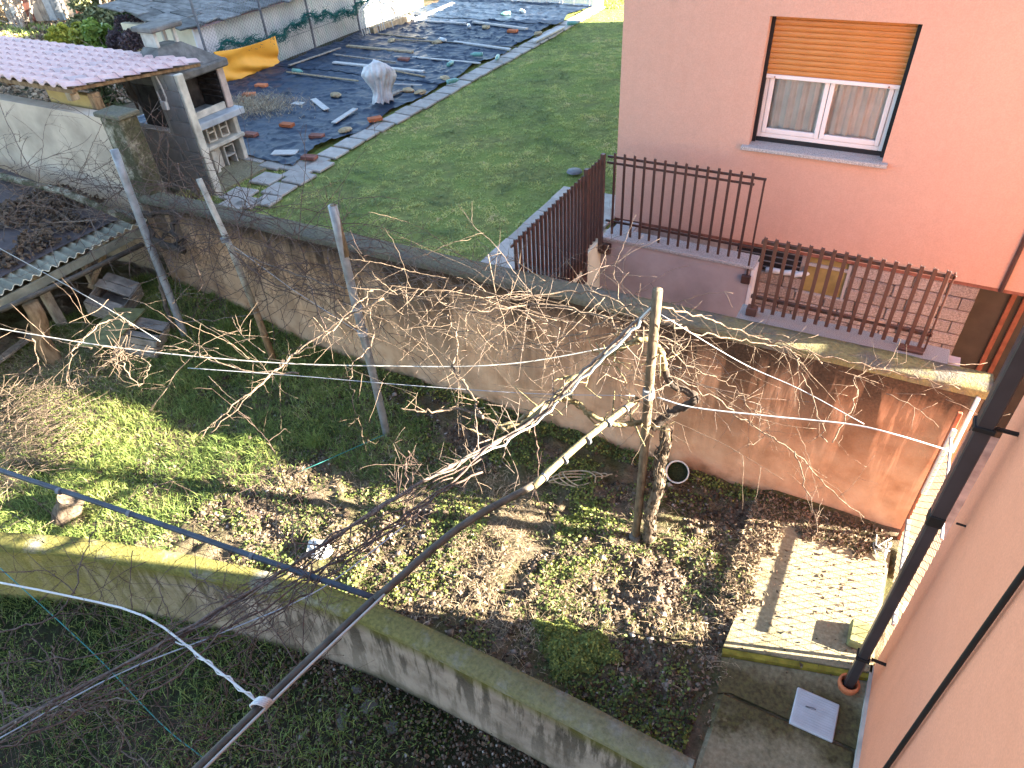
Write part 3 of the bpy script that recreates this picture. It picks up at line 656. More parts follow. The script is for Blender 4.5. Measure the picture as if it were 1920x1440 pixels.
slt = MB()
for i in range(6): slt.box((a, YH + .045, c_ + .05 + i * .09), (b, YH + .058, c_ + .065 + i * .09))
B(slt, 'louvres', MT['galv_dark'], hs)
a, b, c_, d_ = op[1]
bwn = B(MB().box((a, YH + .06, c_), (b, YH + .087, HZ0 - .08)), 'basement_window', MT['basement_glass'], hs)
mb = MB(); mb.box((a, YH + .03, c_), (a + .04, YH + .058, HZ0 - .08)); mb.box((b - .04, YH + .03, c_), (b, YH + .058, HZ0 - .08)); mb.box((a + .04, YH + .03, HZ0 - .2), (b - .04, YH + .058, HZ0 - .16)); mb.box((a - .05, YH + .02, c_ - .03), (b + .05, YH + .058, c_ - .001)); B(mb, 'frame', MT['granite'], bwn)
B(MB().box((HX0, YH + .02, HZ0 - .055), (HX1, YH + .085, HZ0 - .001)), 'drip_strip', MT['brick_dark'], hs)
dr = B(MB().box((1.42, YH + .25, -1.5), (4.5, YH + .3, HZ0 - .002)), 'mesh_door', MT['mesh_door'], hs)
for px in (1880, 1905):
    q = U(px, 600, y=YH + .2); B(MB().cbox((q[0] - .03, YH + .19, -1.4), (q[0] + .03, YH + .245, HZ0 - .06), .005), 'bar', MT['rust'], dr)
q = U(1900, 495, y=YH - .03); B(MB().tube([(q[0], YH - .03, HZ0 - .02), (q[0], YH - .03, HZ1)], 0.028, 8), 'drain_pipe', MT['brown_metal'], hs)
# bottles on basement ledge
for i, px in enumerate((1432, 1462, 1485)):
    q = U(px, 522 + i * 2, y=YH - .02)
    o = B(MB().lathe([(0.001, 0), (.04, .005), (.042, .14), (.035, .2), (.014, .25), (.014, .28), (.001, .285)], 10), 'plastic_bottle', MT['bottle_clear'], None, True); o.location = (q[0], q[1], w1b[2] + .03); o.rotation_euler = (0, 1.5, 0.25 * i)
    tag(o, ['clear plastic bottle lying on the basement ledge, leftmost of three', 'clear plastic bottle lying on the basement ledge, middle of three', 'clear plastic bottle lying on the basement ledge, nearest the ochre basement window'][i], 'bottle', 'bottles on the basement ledge')

# ---------------------------------------------------------------- retaining walls, stairs and side paving
rt = thing('retaining_wall', 'lilac-grey retaining wall with granite coping below the upper railing', 'wall', (-2.4, 8.7, -1.3))
B(MB().box((-3.50, 8.62, -1.4), (-1.30, 8.85, 1.10)), 'body', MT['lilac'], rt)
B(MB().cbox((-3.49, 8.585, 1.103), (-1.27, 8.93, 1.15), .006), 'coping', MT['granite'], rt)
B(MB().box((-1.298, 8.61, -1.4), (-1.255, 8.86, 1.09)), 'end_strip', MT['pvc'], rt)
o = B(MB().box((-3.60, 5.985, -1.4), (-3.503, 8.95, ZL - .01)), 'side_retaining_wall', MT['cream']); tag(o, 'cream retaining wall below the side railing', 'wall')
gw = thing('courtyard_wall', 'wall with pale granite coping behind the ochre wall under the lower railing', 'wall', (0, 6.15, -1.3))
B(MB().box((-0.95, 6.01, -1.4), (1.02, 6.28, 1.955)), 'body', MT['lilac'], gw)
B(MB().cbox((-0.97, 6.005, 1.958), (0.92, 6.31, 2.0), .006), 'coping', MT['granite_shade'], gw)
st = thing('stair', 'short stair with granite treads beside the pink house', 'stair', (-3.0, 9.1, 0.5))
for i in range(3):
    x = -3.47 + i * 0.30
    B(MB().box((x, 8.95, 0.2), (x + .30, YH - .002, 1.06 - i * .17)), 'riser', MT['pvc'], st)
    B(MB().cbox((x, 8.94, 1.063 - i * .17), (x + .31, YH - .003, 1.10 - i * .17), .004), 'tread', MT['granite'], st)
sp_ = thing('side_paving', 'strip of pale paving slabs between lawn and side railing', 'paving', (-4.2, 8, ZL))
pv = MB().cbox((-.60, -.245, -.05), (.60, .245, 0), .008).mesh('paving_slab'); pv.materials.append(MT['paving'])
for i in range(8): piece('paving_slab', pv, None, sp_, (-4.17 + random.uniform(-.01, .01), 6.27 + i * .5, ZL + .045 + random.uniform(-.004, .004)), (0, 0, random.uniform(-.006, .006)))
o = B(MB().lathe([(.001, .03), (.12, .03), (.14, .0)], 16, tuple(U(1077, 322, z=ZL + .03))), 'drain_cover', MT['galv_dark'], None, True); tag(o, 'small round dark drain cover in the lawn near the side railing', 'drain cover')
o = B(MB().cbox((-3.85, 10.2, ZL - .1), (-3.575, 23, ZL + .06), .01), 'house_kerb', MT['paving']); tag(o, 'pale kerb strip along the side of the pink house', 'kerb')

# unseen wall added beyond the right edge to shade the granite ledge
o = thing('added_shade_wall', 'unseen plain concrete wall added at the right to shade the granite ledge', 'wall', (4.1, 8.1, -1.3))
B(MB().box((4.0, 7.0, -1.4), (4.25, YH - .01, 3.4)), 'body', MT['concrete'], o)
B(MB().cbox((3.95, 6.97, 3.402), (4.3, YH - .012, 3.45), .01), 'coping', MT['concrete'], o)

# ---------------------------------------------------------------- railings
def picket(h): 
    me = MB().cbox((-.017, -.010, 0), (.017, .008, h), .003); me.cbox((-.017, .0085, 0), (-.009, .024, h), .002); me = me.mesh('picket'); me.materials.append(MT['brown_metal']); return me
r1 = thing('railing', 'brown steel railing on the granite-capped lilac wall in front of the pink house', 'railing', (-2.4, 8.56, 1.2), 'brown steel railings')
xl = U(1153, 300, y=8.56)[0]; xr = U(1412, 330, y=8.56)[0]; n = 14; me = picket(1.19)
for i in range(n): piece('picket', me, None, r1, (xl + (xr - xl) * i / (n - 1), 8.56, 1.245))
for z in (2.27, 2.345, 1.40): B(MB().cbox((xl - .12, 8.595 if z != 2.27 else 8.574, z), (xr + (.16 if z != 2.27 else .03), 8.62 if z != 2.27 else 8.592, z + .03), .003), 'rail', MT['brown_metal'], r1)
B(MB().cbox((xr + .13, 8.59, 0.93), (xr + .155, 8.605, 2.37), .002), 'end_bar', MT['brown_metal'], r1)
B(MB().cbox((xr + .08, 8.56, 0.88), (xr + .2, 8.612, 1.0), .004), 'bracket', MT['brown_metal'], r1)
B(MB().cbox((-3.49, 8.53, 0.90), (-3.33, 8.612, 1.06), .004), 'bracket', MT['brown_metal'], r1)
r2 = thing('railing', 'brown steel side railing running back along the paved strip beside the lawn', 'railing', (-3.53, 7.3, 1.0), 'brown steel railings')
meA = picket(1.40); meB = picket(1.17)
for i in range(18):
    y = 6.03 + i * .108; piece('picket', meA, None, r2, (-3.47, y, 0.95 + i * .001), (0, 0, math.pi / 2))
for i in range(5): piece('picket', meB, None, r2, (-3.47, 8.08 + i * .108, 1.22), (0, 0, math.pi / 2))
for (ya, yb, zz) in ((5.99, 7.98, 2.25), (5.99, 7.98, 1.10), (7.98, 8.58, 2.28), (7.98, 8.58, 1.34)): B(MB().cbox((-3.525, ya, zz), (-3.505, yb, zz + .035), .003), 'rail', MT['brown_metal'], r2)
for (y, z0_) in ((7.97, 0.72), (8.52, 0.95)): B(MB().cbox((-3.50, y - .03, z0_), (-3.44, y + .03, 2.42), .004), 'post', MT['brown_metal'], r2)
B(MB().cbox((-3.502, 7.75, .72), (-3.44, 7.94, .84), .004), 'bracket', MT['brown_metal'], r2)
r3 = thing('railing', 'brown steel railing above the ochre wall in front of the grey block base', 'railing', (0, 6.16, 2.0), 'brown steel railings')
xl = U(1436, 449, y=6.13)[0]; xr = U(1781, 507, y=6.13)[0]; n = 16; me = picket(0.80)
for i in range(n): piece('picket', me, None, r3, (xl + (xr - xl) * i / (n - 1), 6.13, 2.06))
for z in (2.77, 2.17): B(MB().cbox((xl - .04, 6.165, z), (xr + .07, 6.20, z + .035), .003), 'rail', MT['brown_metal'], r3)
B(MB().cbox((xr + .045, 6.165, 2.003), (xr + .06, 6.19, 2.83), .002), 'end_bar', MT['brown_metal'], r3)
B(MB().cbox((xr - .16, 6.10, 2.002), (xr + .05, 6.19, 2.03), .004), 'foot', MT['brown_metal'], r3)
B(MB().cbox((xl - .05, 6.10, 2.002), (xl + .05, 6.19, 2.09), .004), 'foot', MT['brown_metal'], r3)
#==PART3==

# ---------------------------------------------------------------- white end wall, grey block wall
ww = thing('rendered_wall', 'high off-white rendered wall with a weathered end pier below the tiled canopy', 'wall', (-12, 5.9, 1))
def wallgrid(x0, x1, y0, y1, z0, z1f, seed, nx=80, nz=24, amp=.02):
    xs = np.linspace(x0, x1, nx); P = np.zeros((nx, nz, 3))
    for i, x in enumerate(xs):
        z = np.linspace(z0, z1f(x), nz); P[i, :, 0] = x; P[i, :, 2] = z; P[i, :, 1] = y0 + amp * (fbm(x * 1.2, z * 1.2, seed, 4) - .5)
    m = MB().grid(P); top = np.stack([P[:, -1], P[:, -1] * np.array([1, 0, 1]) + np.array([0, y1, 0])], 1); m.grid(top)
    m.grid(np.stack([P[-1], P[-1] * np.array([1, 0, 1]) + np.array([0, y1, 0])], 0)); return m
B(wallgrid(-19, -10.05, 5.84, 6.05, -.3, lambda x: 3.0, 71), 'panel', MT['wall_white'] if 'wall_white' in MT else MT['render_white'], ww, True)
MT['pier'] = cap_mat('pier_concrete', (0.36, 0.33, 0.26), (0.09, 0.085, 0.05), 0.5)
B(MB().cbox((-10.02, 5.80, 0.0), (-9.58, 6.10, 3.02), .02), 'end_pier', MT['pier'], ww)
B(MB().cbox((-10.10, 5.78, 3.023), (-9.53, 6.13, 3.09), .015), 'pier_cap', MT['cap'], ww)
# grey block wall (carries the barbecue side)
gb = thing('block_wall', 'low grey concrete block wall running from the rendered pier to the barbecue', 'wall', (-11.3, 7.5, ZL))
B(MB().box((-13.0, 7.44, .9), (-10.32, 7.53, 2.13)), 'mortar_core', MT['grey_joint'], gb)
B(MB().box((-10.945, 7.441, 2.131), (-10.32, 7.531, 3.11)), 'mortar_core', MT['grey_joint'], gb)
gbm = MB().cbox((-.244, -.012, .006), (.244, .10, .244), .006).mesh('block'); gbm.materials.append(MT['grey_block'])
gbh = MB().cbox((-.119, -.012, .006), (.119, .10, .244), .006).mesh('block'); gbh.materials.append(MT['grey_block'])
for r_ in range(8):
    z = 1.12 + r_ * .25; x = -10.35 - (0 if r_ % 2 else .0)
    xmin = -13.0 if r_ < 4 else -10.95
    first = True
    while x - .2 > xmin:
        if r_ % 2 and first: piece('block', gbh, None, gb, (x - .125, 7.432, z)); x -= .25
        else:
            if x - .5 >= xmin - .12: piece('block', gbm, None, gb, (x - .25, 7.432, z)); x -= .5
            else: piece('block', gbh, None, gb, (x - .125, 7.432, z)); x -= .25
        first = False
B(MB().cbox((-10.345, 7.42, ZL - .1), (-10.27, 7.56, 3.13), .012), 'end_face', MT['bbq'], gb)
B(MB().cbox((-13.0, 7.41, 2.135), (-10.96, 7.56, 2.165), .008), 'coping', MT['grey_joint'], gb)
B(MB().tube([(-10.75, 7.405, 3.08), (-10.70, 7.40, 2.95), (-10.68, 7.40, 2.75), (-10.72, 7.40, 2.66)], .014, 6), 'cable', MT['white_plastic'], gb)
B(MB().cbox((-10.83, 7.36, 2.56), (-10.70, 7.419, 2.69), .008), 'switch_box', MT['white_plastic'], gb)
B(MB().tube([(-10.84, 7.40, 2.68), (-10.86, 7.40, 2.84)], .01, 6), 'conduit', MT['white_plastic'], gb)

# ---------------------------------------------------------------- barbecue
bq = thing('barbecue', 'cement garden barbecue with sooty firebox, dark hood and chimney', 'barbecue', (-11.3, 8.3, ZL))
bx0, bx1, by0, by1 = -11.75, -11.05, 7.60, 8.95
def leg(y, h=1.0): B(MB().cbox((bx0, y, ZL - .05), (bx1 + .02, y + .10, ZL + h), .012), 'side_panel', MT['bbq'], bq)
leg(by0, .95); leg(8.15, .50); leg(by1 - .10, .95)
B(MB().box((bx0, by0, ZL), (bx0 + .06, by1, ZL + .93)), 'back_panel', MT['bbq_hood'], bq)
B(MB().cbox((bx0 + .06, by0 - .02, ZL + .47), (bx1 + .08, by1 + .02, ZL + .545), .015), 'shelf', MT['bbq'], bq)
B(MB().cbox((bx0, by0 - .03, ZL + .90), (bx1 + .22, by1 + .06, ZL + 1.02), .015), 'worktop', simple('blue_grey_top', (.36, .38, .40), .2, 5, .8, .3, 50), bq)
# firebox
B(MB().cbox((bx0, by0, ZL + 1.021), (bx0 + .10, by1, ZL + 1.72), .01), 'firebrick_back', MT['bbq_dark'], bq)
B(MB().cbox((bx0 + .1, by0, ZL + 1.021), (bx1 - .02, by0 + .12, ZL + 1.72), .01), 'firebox_side', MT['bbq_dark'], bq)
B(MB().cbox((bx0 + .1, by1 - .12, ZL + 1.021), (bx1 - .02, by1, ZL + 1.72), .01), 'firebox_side', MT['bbq_dark'], bq)
B(MB().cbox((bx1 - .018, by1 - .13, ZL + 1.022), (bx1 + .03, by1 + .01, ZL + 1.72), .01), 'firebox_edge', simple('pinkish_firebrick', (.46, .36, .31), .25, 9, .9, .4), bq)
B(MB().cbox((bx1 - .06, by0 + .13, ZL + 1.022), (bx1 - .01, by1 - .14, ZL + 1.14), .01), 'front_lip', MT['bbq'], bq)
for i in range(5):
    z = ZL + 1.2 + i * .1; B(MB().box((bx0 + .15, by1 - .165, z), (bx1 - .04, by1 - .121, z + .022)), 'grill_rest', MT['bbq_dark'], bq)
# hood: moulded rim and tapering body up to the chimney
def frustum(a, b, z0, z1):
    (x0, y0, x1, y1), (X0_, Y0_, X1_, Y1_) = a, b; m = MB()
    return m.add([(x0, y0, z0), (x1, y0, z0), (x1, y1, z0), (x0, y1, z0), (X0_, Y0_, z1), (X1_, Y0_, z1), (X1_, Y1_, z1), (X0_, Y1_, z1)], [(0, 3, 2, 1), (4, 5, 6, 7), (0, 1, 5, 4), (1, 2, 6, 5), (2, 3, 7, 6), (3, 0, 4, 7)])
B(MB().cbox((bx0 - .02, by0 - .02, ZL + 1.722), (bx1 + .16, by1 + .07, ZL + 1.86), .03), 'hood_rim', MT['bbq_hood'], bq)
B(frustum((bx0, by0, bx1 + .09, by1 + .02), (bx0 + .05, 8.02, bx0 + .42, 8.52), ZL + 1.862, ZL + 2.2), 'hood', MT['bbq_hood'], bq)
cx0, cx1, cy0, cy1 = bx0 + .06, bx0 + .40, 8.04, 8.50
for (xx, yy) in ((cx0, cy0), (cx1 - .06, cy0), (cx0, cy1 - .06), (cx1 - .06, cy1 - .06)): B(MB().cbox((xx, yy, ZL + 2.2), (xx + .06, yy + .06, ZL + 2.44), .006), 'chimney_leg', MT['concrete'], bq)
B(MB().cbox((cx0 + .06, cy0 + .002, ZL + 2.2), (cx1 - .06, cy0 + .04, ZL + 2.438), .006), 'chimney_panel', MT['concrete'], bq)
B(MB().cbox((cx0 - .09, cy0 - .09, ZL + 2.442), (cx1 + .10, cy1 + .10, ZL + 2.52), .02), 'chimney_slab', MT['bbq_hood'], bq)
# things stored in the barbecue base
def hollow(name, label, y, z0, h, wd=.2, d=.18):
    t = MB(); x0 = bx1 - .06 - d
    t.cbox((x0, y, z0), (bx1 - .06, y + .03, z0 + h), .004); t.cbox((x0, y + wd - .03, z0), (bx1 - .06, y + wd, z0 + h), .004)
    for q in (0, h / 2 - .015, h - .03): t.cbox((x0, y + .0305, z0 + q), (bx1 - .06, y + wd - .0305, z0 + q + .03), .004)
    o = B(t, name, MT['bbq'] if 'upper' in label else MT['concrete']); tag(o, label, 'block', 'hollow blocks in the barbecue'); return o
hollow('hollow_block', 'pale hollow block on the upper barbecue shelf, in the middle', 8.25, ZL + .547, .34)
hollow('hollow_block', 'hollow block on the upper barbecue shelf, at its right end', 8.55, ZL + .547, .34)
hollow('hollow_block', 'hollow block on the ground at the right under the barbecue shelf', 8.50, ZL + .0, .40, .25)
o = B(MB().cbox((bx1 - .2, 8.27, ZL), (bx1 - .12, 8.47, ZL + .42), .01), 'concrete_board', MT['bbq']); tag(o, 'pale concrete board standing under the barbecue shelf', 'board')
o = B(MB().lathe([(.075, 0), (.085, 0), (.085, .3), (.075, .3), (.075, .002)], 18), 'clay_pipe', MT['bbq_dark'], None, True); o.rotation_euler = (0, math.pi / 2, 0); o.location = (bx1 - .28, 7.98, ZL + .64); tag(o, 'short dark round pipe lying on the upper barbecue shelf', 'pipe')

# ---------------------------------------------------------------- tiled canopy
cn = thing('tiled_canopy', 'canopy with pale pink moulded roof tiles beside the barbecue', 'canopy', (-12.5, 6.0, ZL))
cz0, cz1, cyA, cyB = 3.36, 3.12, 5.78, 8.13
nr = 8; tl = (cyB - cyA) / nr; tw = .27; slope = math.atan2(cz1 - cz0, cyB - cyA)
P = np.zeros((9, 2, 3))
for i in range(9):
    t = i / 8; x = -tw / 2 + tw * t; zz = .045 * math.sin(math.pi * min(1, t / .62)) if t < .62 else -.012 * math.sin(math.pi * (t - .62) / .38)
    P[i, 0] = (x, -.015, zz + .028); P[i, 1] = (x, tl, zz)
tm = MB().grid(P)
front = np.stack([P[:, 0], P[:, 0] + np.array([0, 0.002, -.028])], 1); tm.grid(front); tile_me = tm.mesh('roof_tile', True); tile_me.materials.append(MT['tile'])
for i in range(24):
    for j in range(nr):
        y = cyA + j * tl; z = cz0 + (cz1 - cz0) * j / nr
        piece('roof_tile', tile_me, None, cn, (-10.42 - tw / 2 - i * tw + (random.random() - .5) * .006, y, z + .02), (slope, 0, (random.random() - .5) * .01))
def beam(name, a, b, wd, h, m, par):
    a = Vector(a); b = Vector(b); d = b - a; M = Matrix.Translation(a) @ d.to_track_quat('X', 'Z').to_matrix().to_4x4()
    return B(MB().cbox((0, -wd / 2, -h / 2), (d.length, wd / 2, h / 2), .008, M), name, m, par)
beam('eave_board', (-17, 5.86, 3.315), (-10.45, 5.86, 3.315), .05, .07, MT['wood_old'], cn)
beam('rake_board', (-10.50, 5.9, 3.325), (-10.50, 8.1, 3.095), .04, .05, MT['wood_old'], cn)
beam('rafter', (-12.2, 5.9, 3.27), (-12.2, 8.1, 3.06), .06, .10, MT['wood_old'], cn)
beam('rafter', (-14.2, 5.9, 3.27), (-14.2, 8.1, 3.06), .06, .10, MT['wood_old'], cn)
B(MB().cbox((-10.64, 5.82, 3.18), (-10.52, 5.95, 3.29), .008), 'beam_end', MT['wood_tan'], cn)
B(MB().cbox((-11.65, 6.12, ZL), (-10.62, 6.24, 3.16), .01), 'ochre_panel', MT['ochre_paint'], cn)
B(MB().cbox((-10.615, 6.11, ZL), (-10.5, 6.25, 3.2), .01), 'post', MT['wood_old'], cn)
B(MB().cbox((-14.4, 7.9, ZL), (-14.28, 8.02, 3.05), .01), 'post', MT['wood_old'], cn)
# patio cobbles under and behind the canopy
pt = thing('cobbled_patio', 'pale cobbled patio seen under the canopy edge', 'paving', (-14.5, 9, ZL))
cme = MB().cbox((-.115, -.085, -.04), (.115, .085, .0), .012).mesh('cobble'); cme.materials.append(MT['cobble'])
for i in range(17):
    for j in range(16):
        x = -15.4 + i * .24 + (.12 if j % 2 else 0); y = 8.2 + j * .18
        if x > -12.0: continue
        piece('cobble', cme, None, pt, (x, y, ZL + .025 + random.uniform(-.005, .005)), (0, 0, random.uniform(-.05, .05)))
B(MB().box((-15.6, 8.1, ZL - .1), (-11.9, 11.1, ZL - .0)), 'bedding', MT['grey_joint'], pt)

# ---------------------------------------------------------------- white shed, fence, tarp
fs = thing('white_shed', 'long white shed with dark slab roof behind the wire fence', 'shed', (-17, 15.5, ZL))
def sidewall(x, y0, y1, z0, z1, seed, m, nm):
    ys = np.linspace(y0, y1, 50); P = np.zeros((50, 16, 3))
    for i, y in enumerate(ys):
        z = np.linspace(z0, z1, 16); P[i, :, 1] = y; P[i, :, 2] = z; P[i, :, 0] = x + .03 * (fbm(y * 1.1, z * 1.1, seed, 3) - .5)
    return B(MB().grid(P), nm, m, fs, True)
sidewall(-15.85, 12.35, 22, .8, 2.42, 81, MT['streak'], 'long_wall')
B(MB().box((-18.6, 12.36, .8), (-15.88, 12.5, 2.38)), 'end_wall', MT['cream'], fs)
B(MB().box((-18.6, 12.52, .8), (-15.9, 22, 2.36)), 'core_wall', MT['cream'], fs)
B(MB().cbox((-15.86, 12.30, .8), (-15.80, 12.95, 2.44), .01), 'corner_strip', MT['pvc'], fs)
def zroof(x): return 2.44 + (-15.7 - x) * .12
sl = MB().cbox((-.36, -.30, -.022), (.36, .30, .022), .012).mesh('roof_slab'); sl.materials.append(MT['slate'])
for i in range(5):
    for j in range(18):
        x = -15.95 - i * .58; y = 12.3 + j * .54 + random.uniform(-.06, .06)
        piece('roof_slab', sl, MT['slate'], fs, (x + random.uniform(-.05, .05), y, zroof(x) + .05 + random.uniform(-.012, .02)), (random.uniform(-.04, .04), .12 + random.uniform(-.04, .05), random.uniform(-.25, .25)), (random.uniform(.8, 1.25), random.uniform(.8, 1.2), 1))
me_ = MB().add([(-18.8, 12.2, zroof(-18.8)), (-15.62, 12.2, zroof(-15.62)), (-15.62, 22, zroof(-15.62)), (-18.8, 22, zroof(-18.8))], [(0, 1, 2, 3)]); B(me_, 'roof_deck', MT['roof_red'], fs)
wf = thing('wire_fence', 'tall chain-link fence with dark posts in front of the white shed', 'fence', (-15.5, 15.5, ZL))
mb = MB(); chain(mb, (-15.5, 12.2, ZL), (0, 8.6, 0), (0, 0, 1.75), .10, .0035); B(mb, 'wire_mesh', MT['galv'], wf, kind='stuff')
for (px, py) in ((393, 118), (497, 55), (592, 92), (672, 40), (735, 20)):
    q = U(px, py, x=-15.5); B(MB().tube([(-15.5, q[1], ZL - .1), (-15.5, q[1], 3.5)], .032, 7), 'post', MT['galv_dark'], wf)
for z in (1.62, 2.8): B(MB().tube([(-15.5, 12.1, z), (-15.5, 20.8, z)], .006, 4), 'tension_wire', MT['galv_dark'], wf)
# rolled green netting hanging on the fence
gn = []; 
for i in range(120):
    y = 12.0 + i * .055; z = 1.86 + .10 * math.sin(i * .11) + .06 * math.sin(i * .47) + .05 * random.random() + .20 * sstep(12.6, 12.0, y) * -2
    gn.append((-15.42 + .04 * math.sin(i * .8), y, float(z)))
mb = MB(); mb.tube(gn, [.012 + .03 * random.random() for _ in gn], 6)
for i in range(2600):
    k = random.randrange(len(gn)); p = np.array(gn[k]) + np.array([random.uniform(0, .05), random.uniform(-.1, .1), random.gauss(-.03, .06)]); mb.tube([p, p + np.array([random.uniform(-.02, .05), random.uniform(-.12, .12), random.uniform(-.07, .05)])], .006, 3, False)
o = B(mb, 'green_netting', MT['green_net'], None, True); tag(o, 'bunched dark green netting hung along the wire fence', 'netting')
# orange tarp
tc = [U(398, 97, x=-15.36), U(515, 67, x=-15.36), U(525, 120, x=-15.36), U(420, 157, x=-15.36)]
n1, n2 = 60, 34; P = np.zeros((n1, n2, 3))
for i in range(n1):
    for j in range(n2):
        s_, t_ = i / (n1 - 1), j / (n2 - 1)
        p = (tc[0] * (1 - s_) + tc[1] * s_) * (1 - t_) + (tc[3] * (1 - s_) + tc[2] * s_) * t_
        sag = .06 * math.sin(math.pi * s_) * (1 - t_); fold = .05 * math.sin(9 * s_ - 7 * t_ + 2 * math.sin(3 * t_)) * (.3 + t_) + .035 * math.sin(4 * s_ + 12 * t_ * (1 - s_))
        P[i, j] = p + np.array([fold + .03, 0, -sag + .012 * math.sin(21 * s_) * t_])
o = B(MB().grid(P), 'orange_tarp', MT['tarp'], None, True); tag(o, 'bright orange cloth tarp hung on the wire fence', 'tarp')
md = o.modifiers.new('thickness', 'SOLIDIFY'); md.thickness = .006

# ---------------------------------------------------------------- black weed sheet with boards, bricks and bottles
ZS = ZL + .05
def sheet_xedge(y): return -9.93 - .06 * np.sin(y * 2.1) + .05 * (fbm(y * 1.3, 3.1, 91, 3) - .5)
def zSheet(x, y):
    a = fbm(np.asarray(x) * 1.1 + .4 * np.asarray(y), np.asarray(y) * 1.3, 93, 4); r_ = 1 - np.abs(2 * vnoise(np.asarray(x) * 2.6 + 2 * a, np.asarray(y) * 4.2 + 2 * a, 97) - 1)
    r2 = 1 - np.abs(2 * vnoise(np.asarray(x) * 7 + 3 * a, np.asarray(y) * 6 + 4 * a, 99) - 1)
    return ZS + .08 * (a - .45) + .036 * r_ ** 5 + .022 * r2 ** 4
strips = [(-15.3, 8.93, 14.3), (-15.25, 14.1, 17.2), (-15.3, 17.0, 20.3), (-15.3, 20.1, 22.9)]
for k, (x0, y0, y1) in enumerate(strips):
    ys = np.arange(y0, y1, .045); ux = np.linspace(0, 1, 120); X = np.zeros((120, len(ys))); Y = np.zeros_like(X)
    for j, y in enumerate(ys):
        xe = sheet_xedge(y); X[:, j] = x0 + .08 * math.sin(y * 3 + k) + (xe - x0) * ux; Y[:, j] = y
    if k == 0:
        Y = Y + sstep(10.2, 8.9, Y) * (.35 * sstep(-10.6, -14, X) + .10 * (fbm(X * 2, X * 0 + 5, 95, 3) - .5))
    Z = zSheet(X, Y) + .012 * (k % 2) + .004 * k
    V = np.stack([X, Y, Z], -1).reshape(-1, 3); b = len(ys); i, j = np.meshgrid(np.arange(119), np.arange(b - 1), indexing='ij'); q = (i * b + j).ravel(); F = np.stack([q, q + b, q + b + 1, q + 1], 1)
    me = npmesh('weed_sheet', V, F); me.polygons.foreach_set('use_smooth', np.ones(len(F), bool))
    o = link('weed_sheet', me, MT['sheet'] if k < 3 else MT['sheet'], None)
    tag(o, ['wrinkled black weed sheet nearest the barbecue', 'wrinkled black weed sheet, second strip from the barbecue', 'wrinkled black weed sheet, third strip from the barbecue', 'farthest weed sheet strip lying in front of the polythene tunnel'][k], 'weed sheet', 'weed sheet strips')
def board(px0, px1, wd, th, m, label, name='board', lift=.03):
    a = U(*px0, z=ZS + .03); b = U(*px1, z=ZS + .03); d = Vector(b - a); M = Matrix.Translation(Vector(a) + Vector((0, 0, lift))) @ Matrix.Rotation(math.atan2(d.y, d.x), 4, 'Z') @ Matrix.Rotation(random.uniform(-.1, .1), 4, 'X')
    o = B(MB().cbox((0, -wd / 2, -th / 2), (d.length, wd / 2, th / 2), .005, M), name, m); tag(o, label, 'board', 'boards weighing down the weed sheet')
W_, T_, G_ = MT['wood_white'], MT['wood_tan'], MT['wood_grey']
board((626, 119), (795, 137), .14, .04, W_, 'wide white board just behind the white-wrapped plant')
board((651, 88), (774, 100), .12, .05, T_, 'thick tan board on the second weed sheet strip near the wire fence')
board((774, 109), (901, 121), .07, .03, W_, 'narrow white board ending at a teal bottle near the path')
board((851, 80), (957, 95), .10, .04, W_, 'white board lying towards the path beyond the second strip')
board((784, 41), (874, 46), .08, .04, W_, 'pale board on the third strip left of the clear bottle')
board((888, 43), (988, 56), .13, .05, W_, 'long white board beside a flat brick on the third strip')
board((1001, 80), (1055, 53), .14, .05, W_, 'white board lying lengthwise along the far end of the path')
board((542, 125), (638, 92), .09, .03, G_, 'long grey board lying along the foot of the wire fence')
board((538, 137), (672, 154), .05, .03, T_, 'thin tan lath running left from the white-wrapped plant')
board((626, 233), (667, 206), .13, .025, W_, 'short white board lying left of the red brick near the path')
board((588, 188), (613, 208), .14, .025, W_, 'short white board alone in the middle of the nearest sheet')
board((730, 133), (797, 146), .04, .03, T_, 'thin lath crossing just behind the wide white board')
board((626, 104), (742, 119), .05, .03, G_, 'thin grey lath between the tan and wide white boards')
board((709, 65), (797, 75), .05, .03, T_, 'thin lath at the left of the overlap of second and third strips')
board((742, 76), (813, 80), .06, .03, T_, 'tan lath between two tan stones at the strip overlap')
board((797, 78), (972, 91), .03, .02, MT['pole_dark'], 'long dark lath along the overlap of second and third strips')
board((738, 160), (792, 162), .04, .03, W_, 'thin pale rod right of the white-wrapped plant')
board((697, 62), (772, 37), .22, .20, T_, 'thick wooden edging beam beside the white hoops', 'edging_beam', .05)
board((775, 40), (850, 8), .12, .06, W_, 'pale edging board at the far left of the weed sheets')
board((730, 182), (752, 172), .12, .03, G_, 'short grey offcut at the foot of the white-wrapped plant')
bk = MB().cbox((-.13, -.065, -.03), (.13, .065, .03), .006).mesh('brick'); bk.materials.append(MT['terracotta'])
bkd = MB().cbox((-.13, -.065, -.03), (.13, .065, .03), .006).mesh('brick'); bkd.materials.append(MT['brick_dark'])
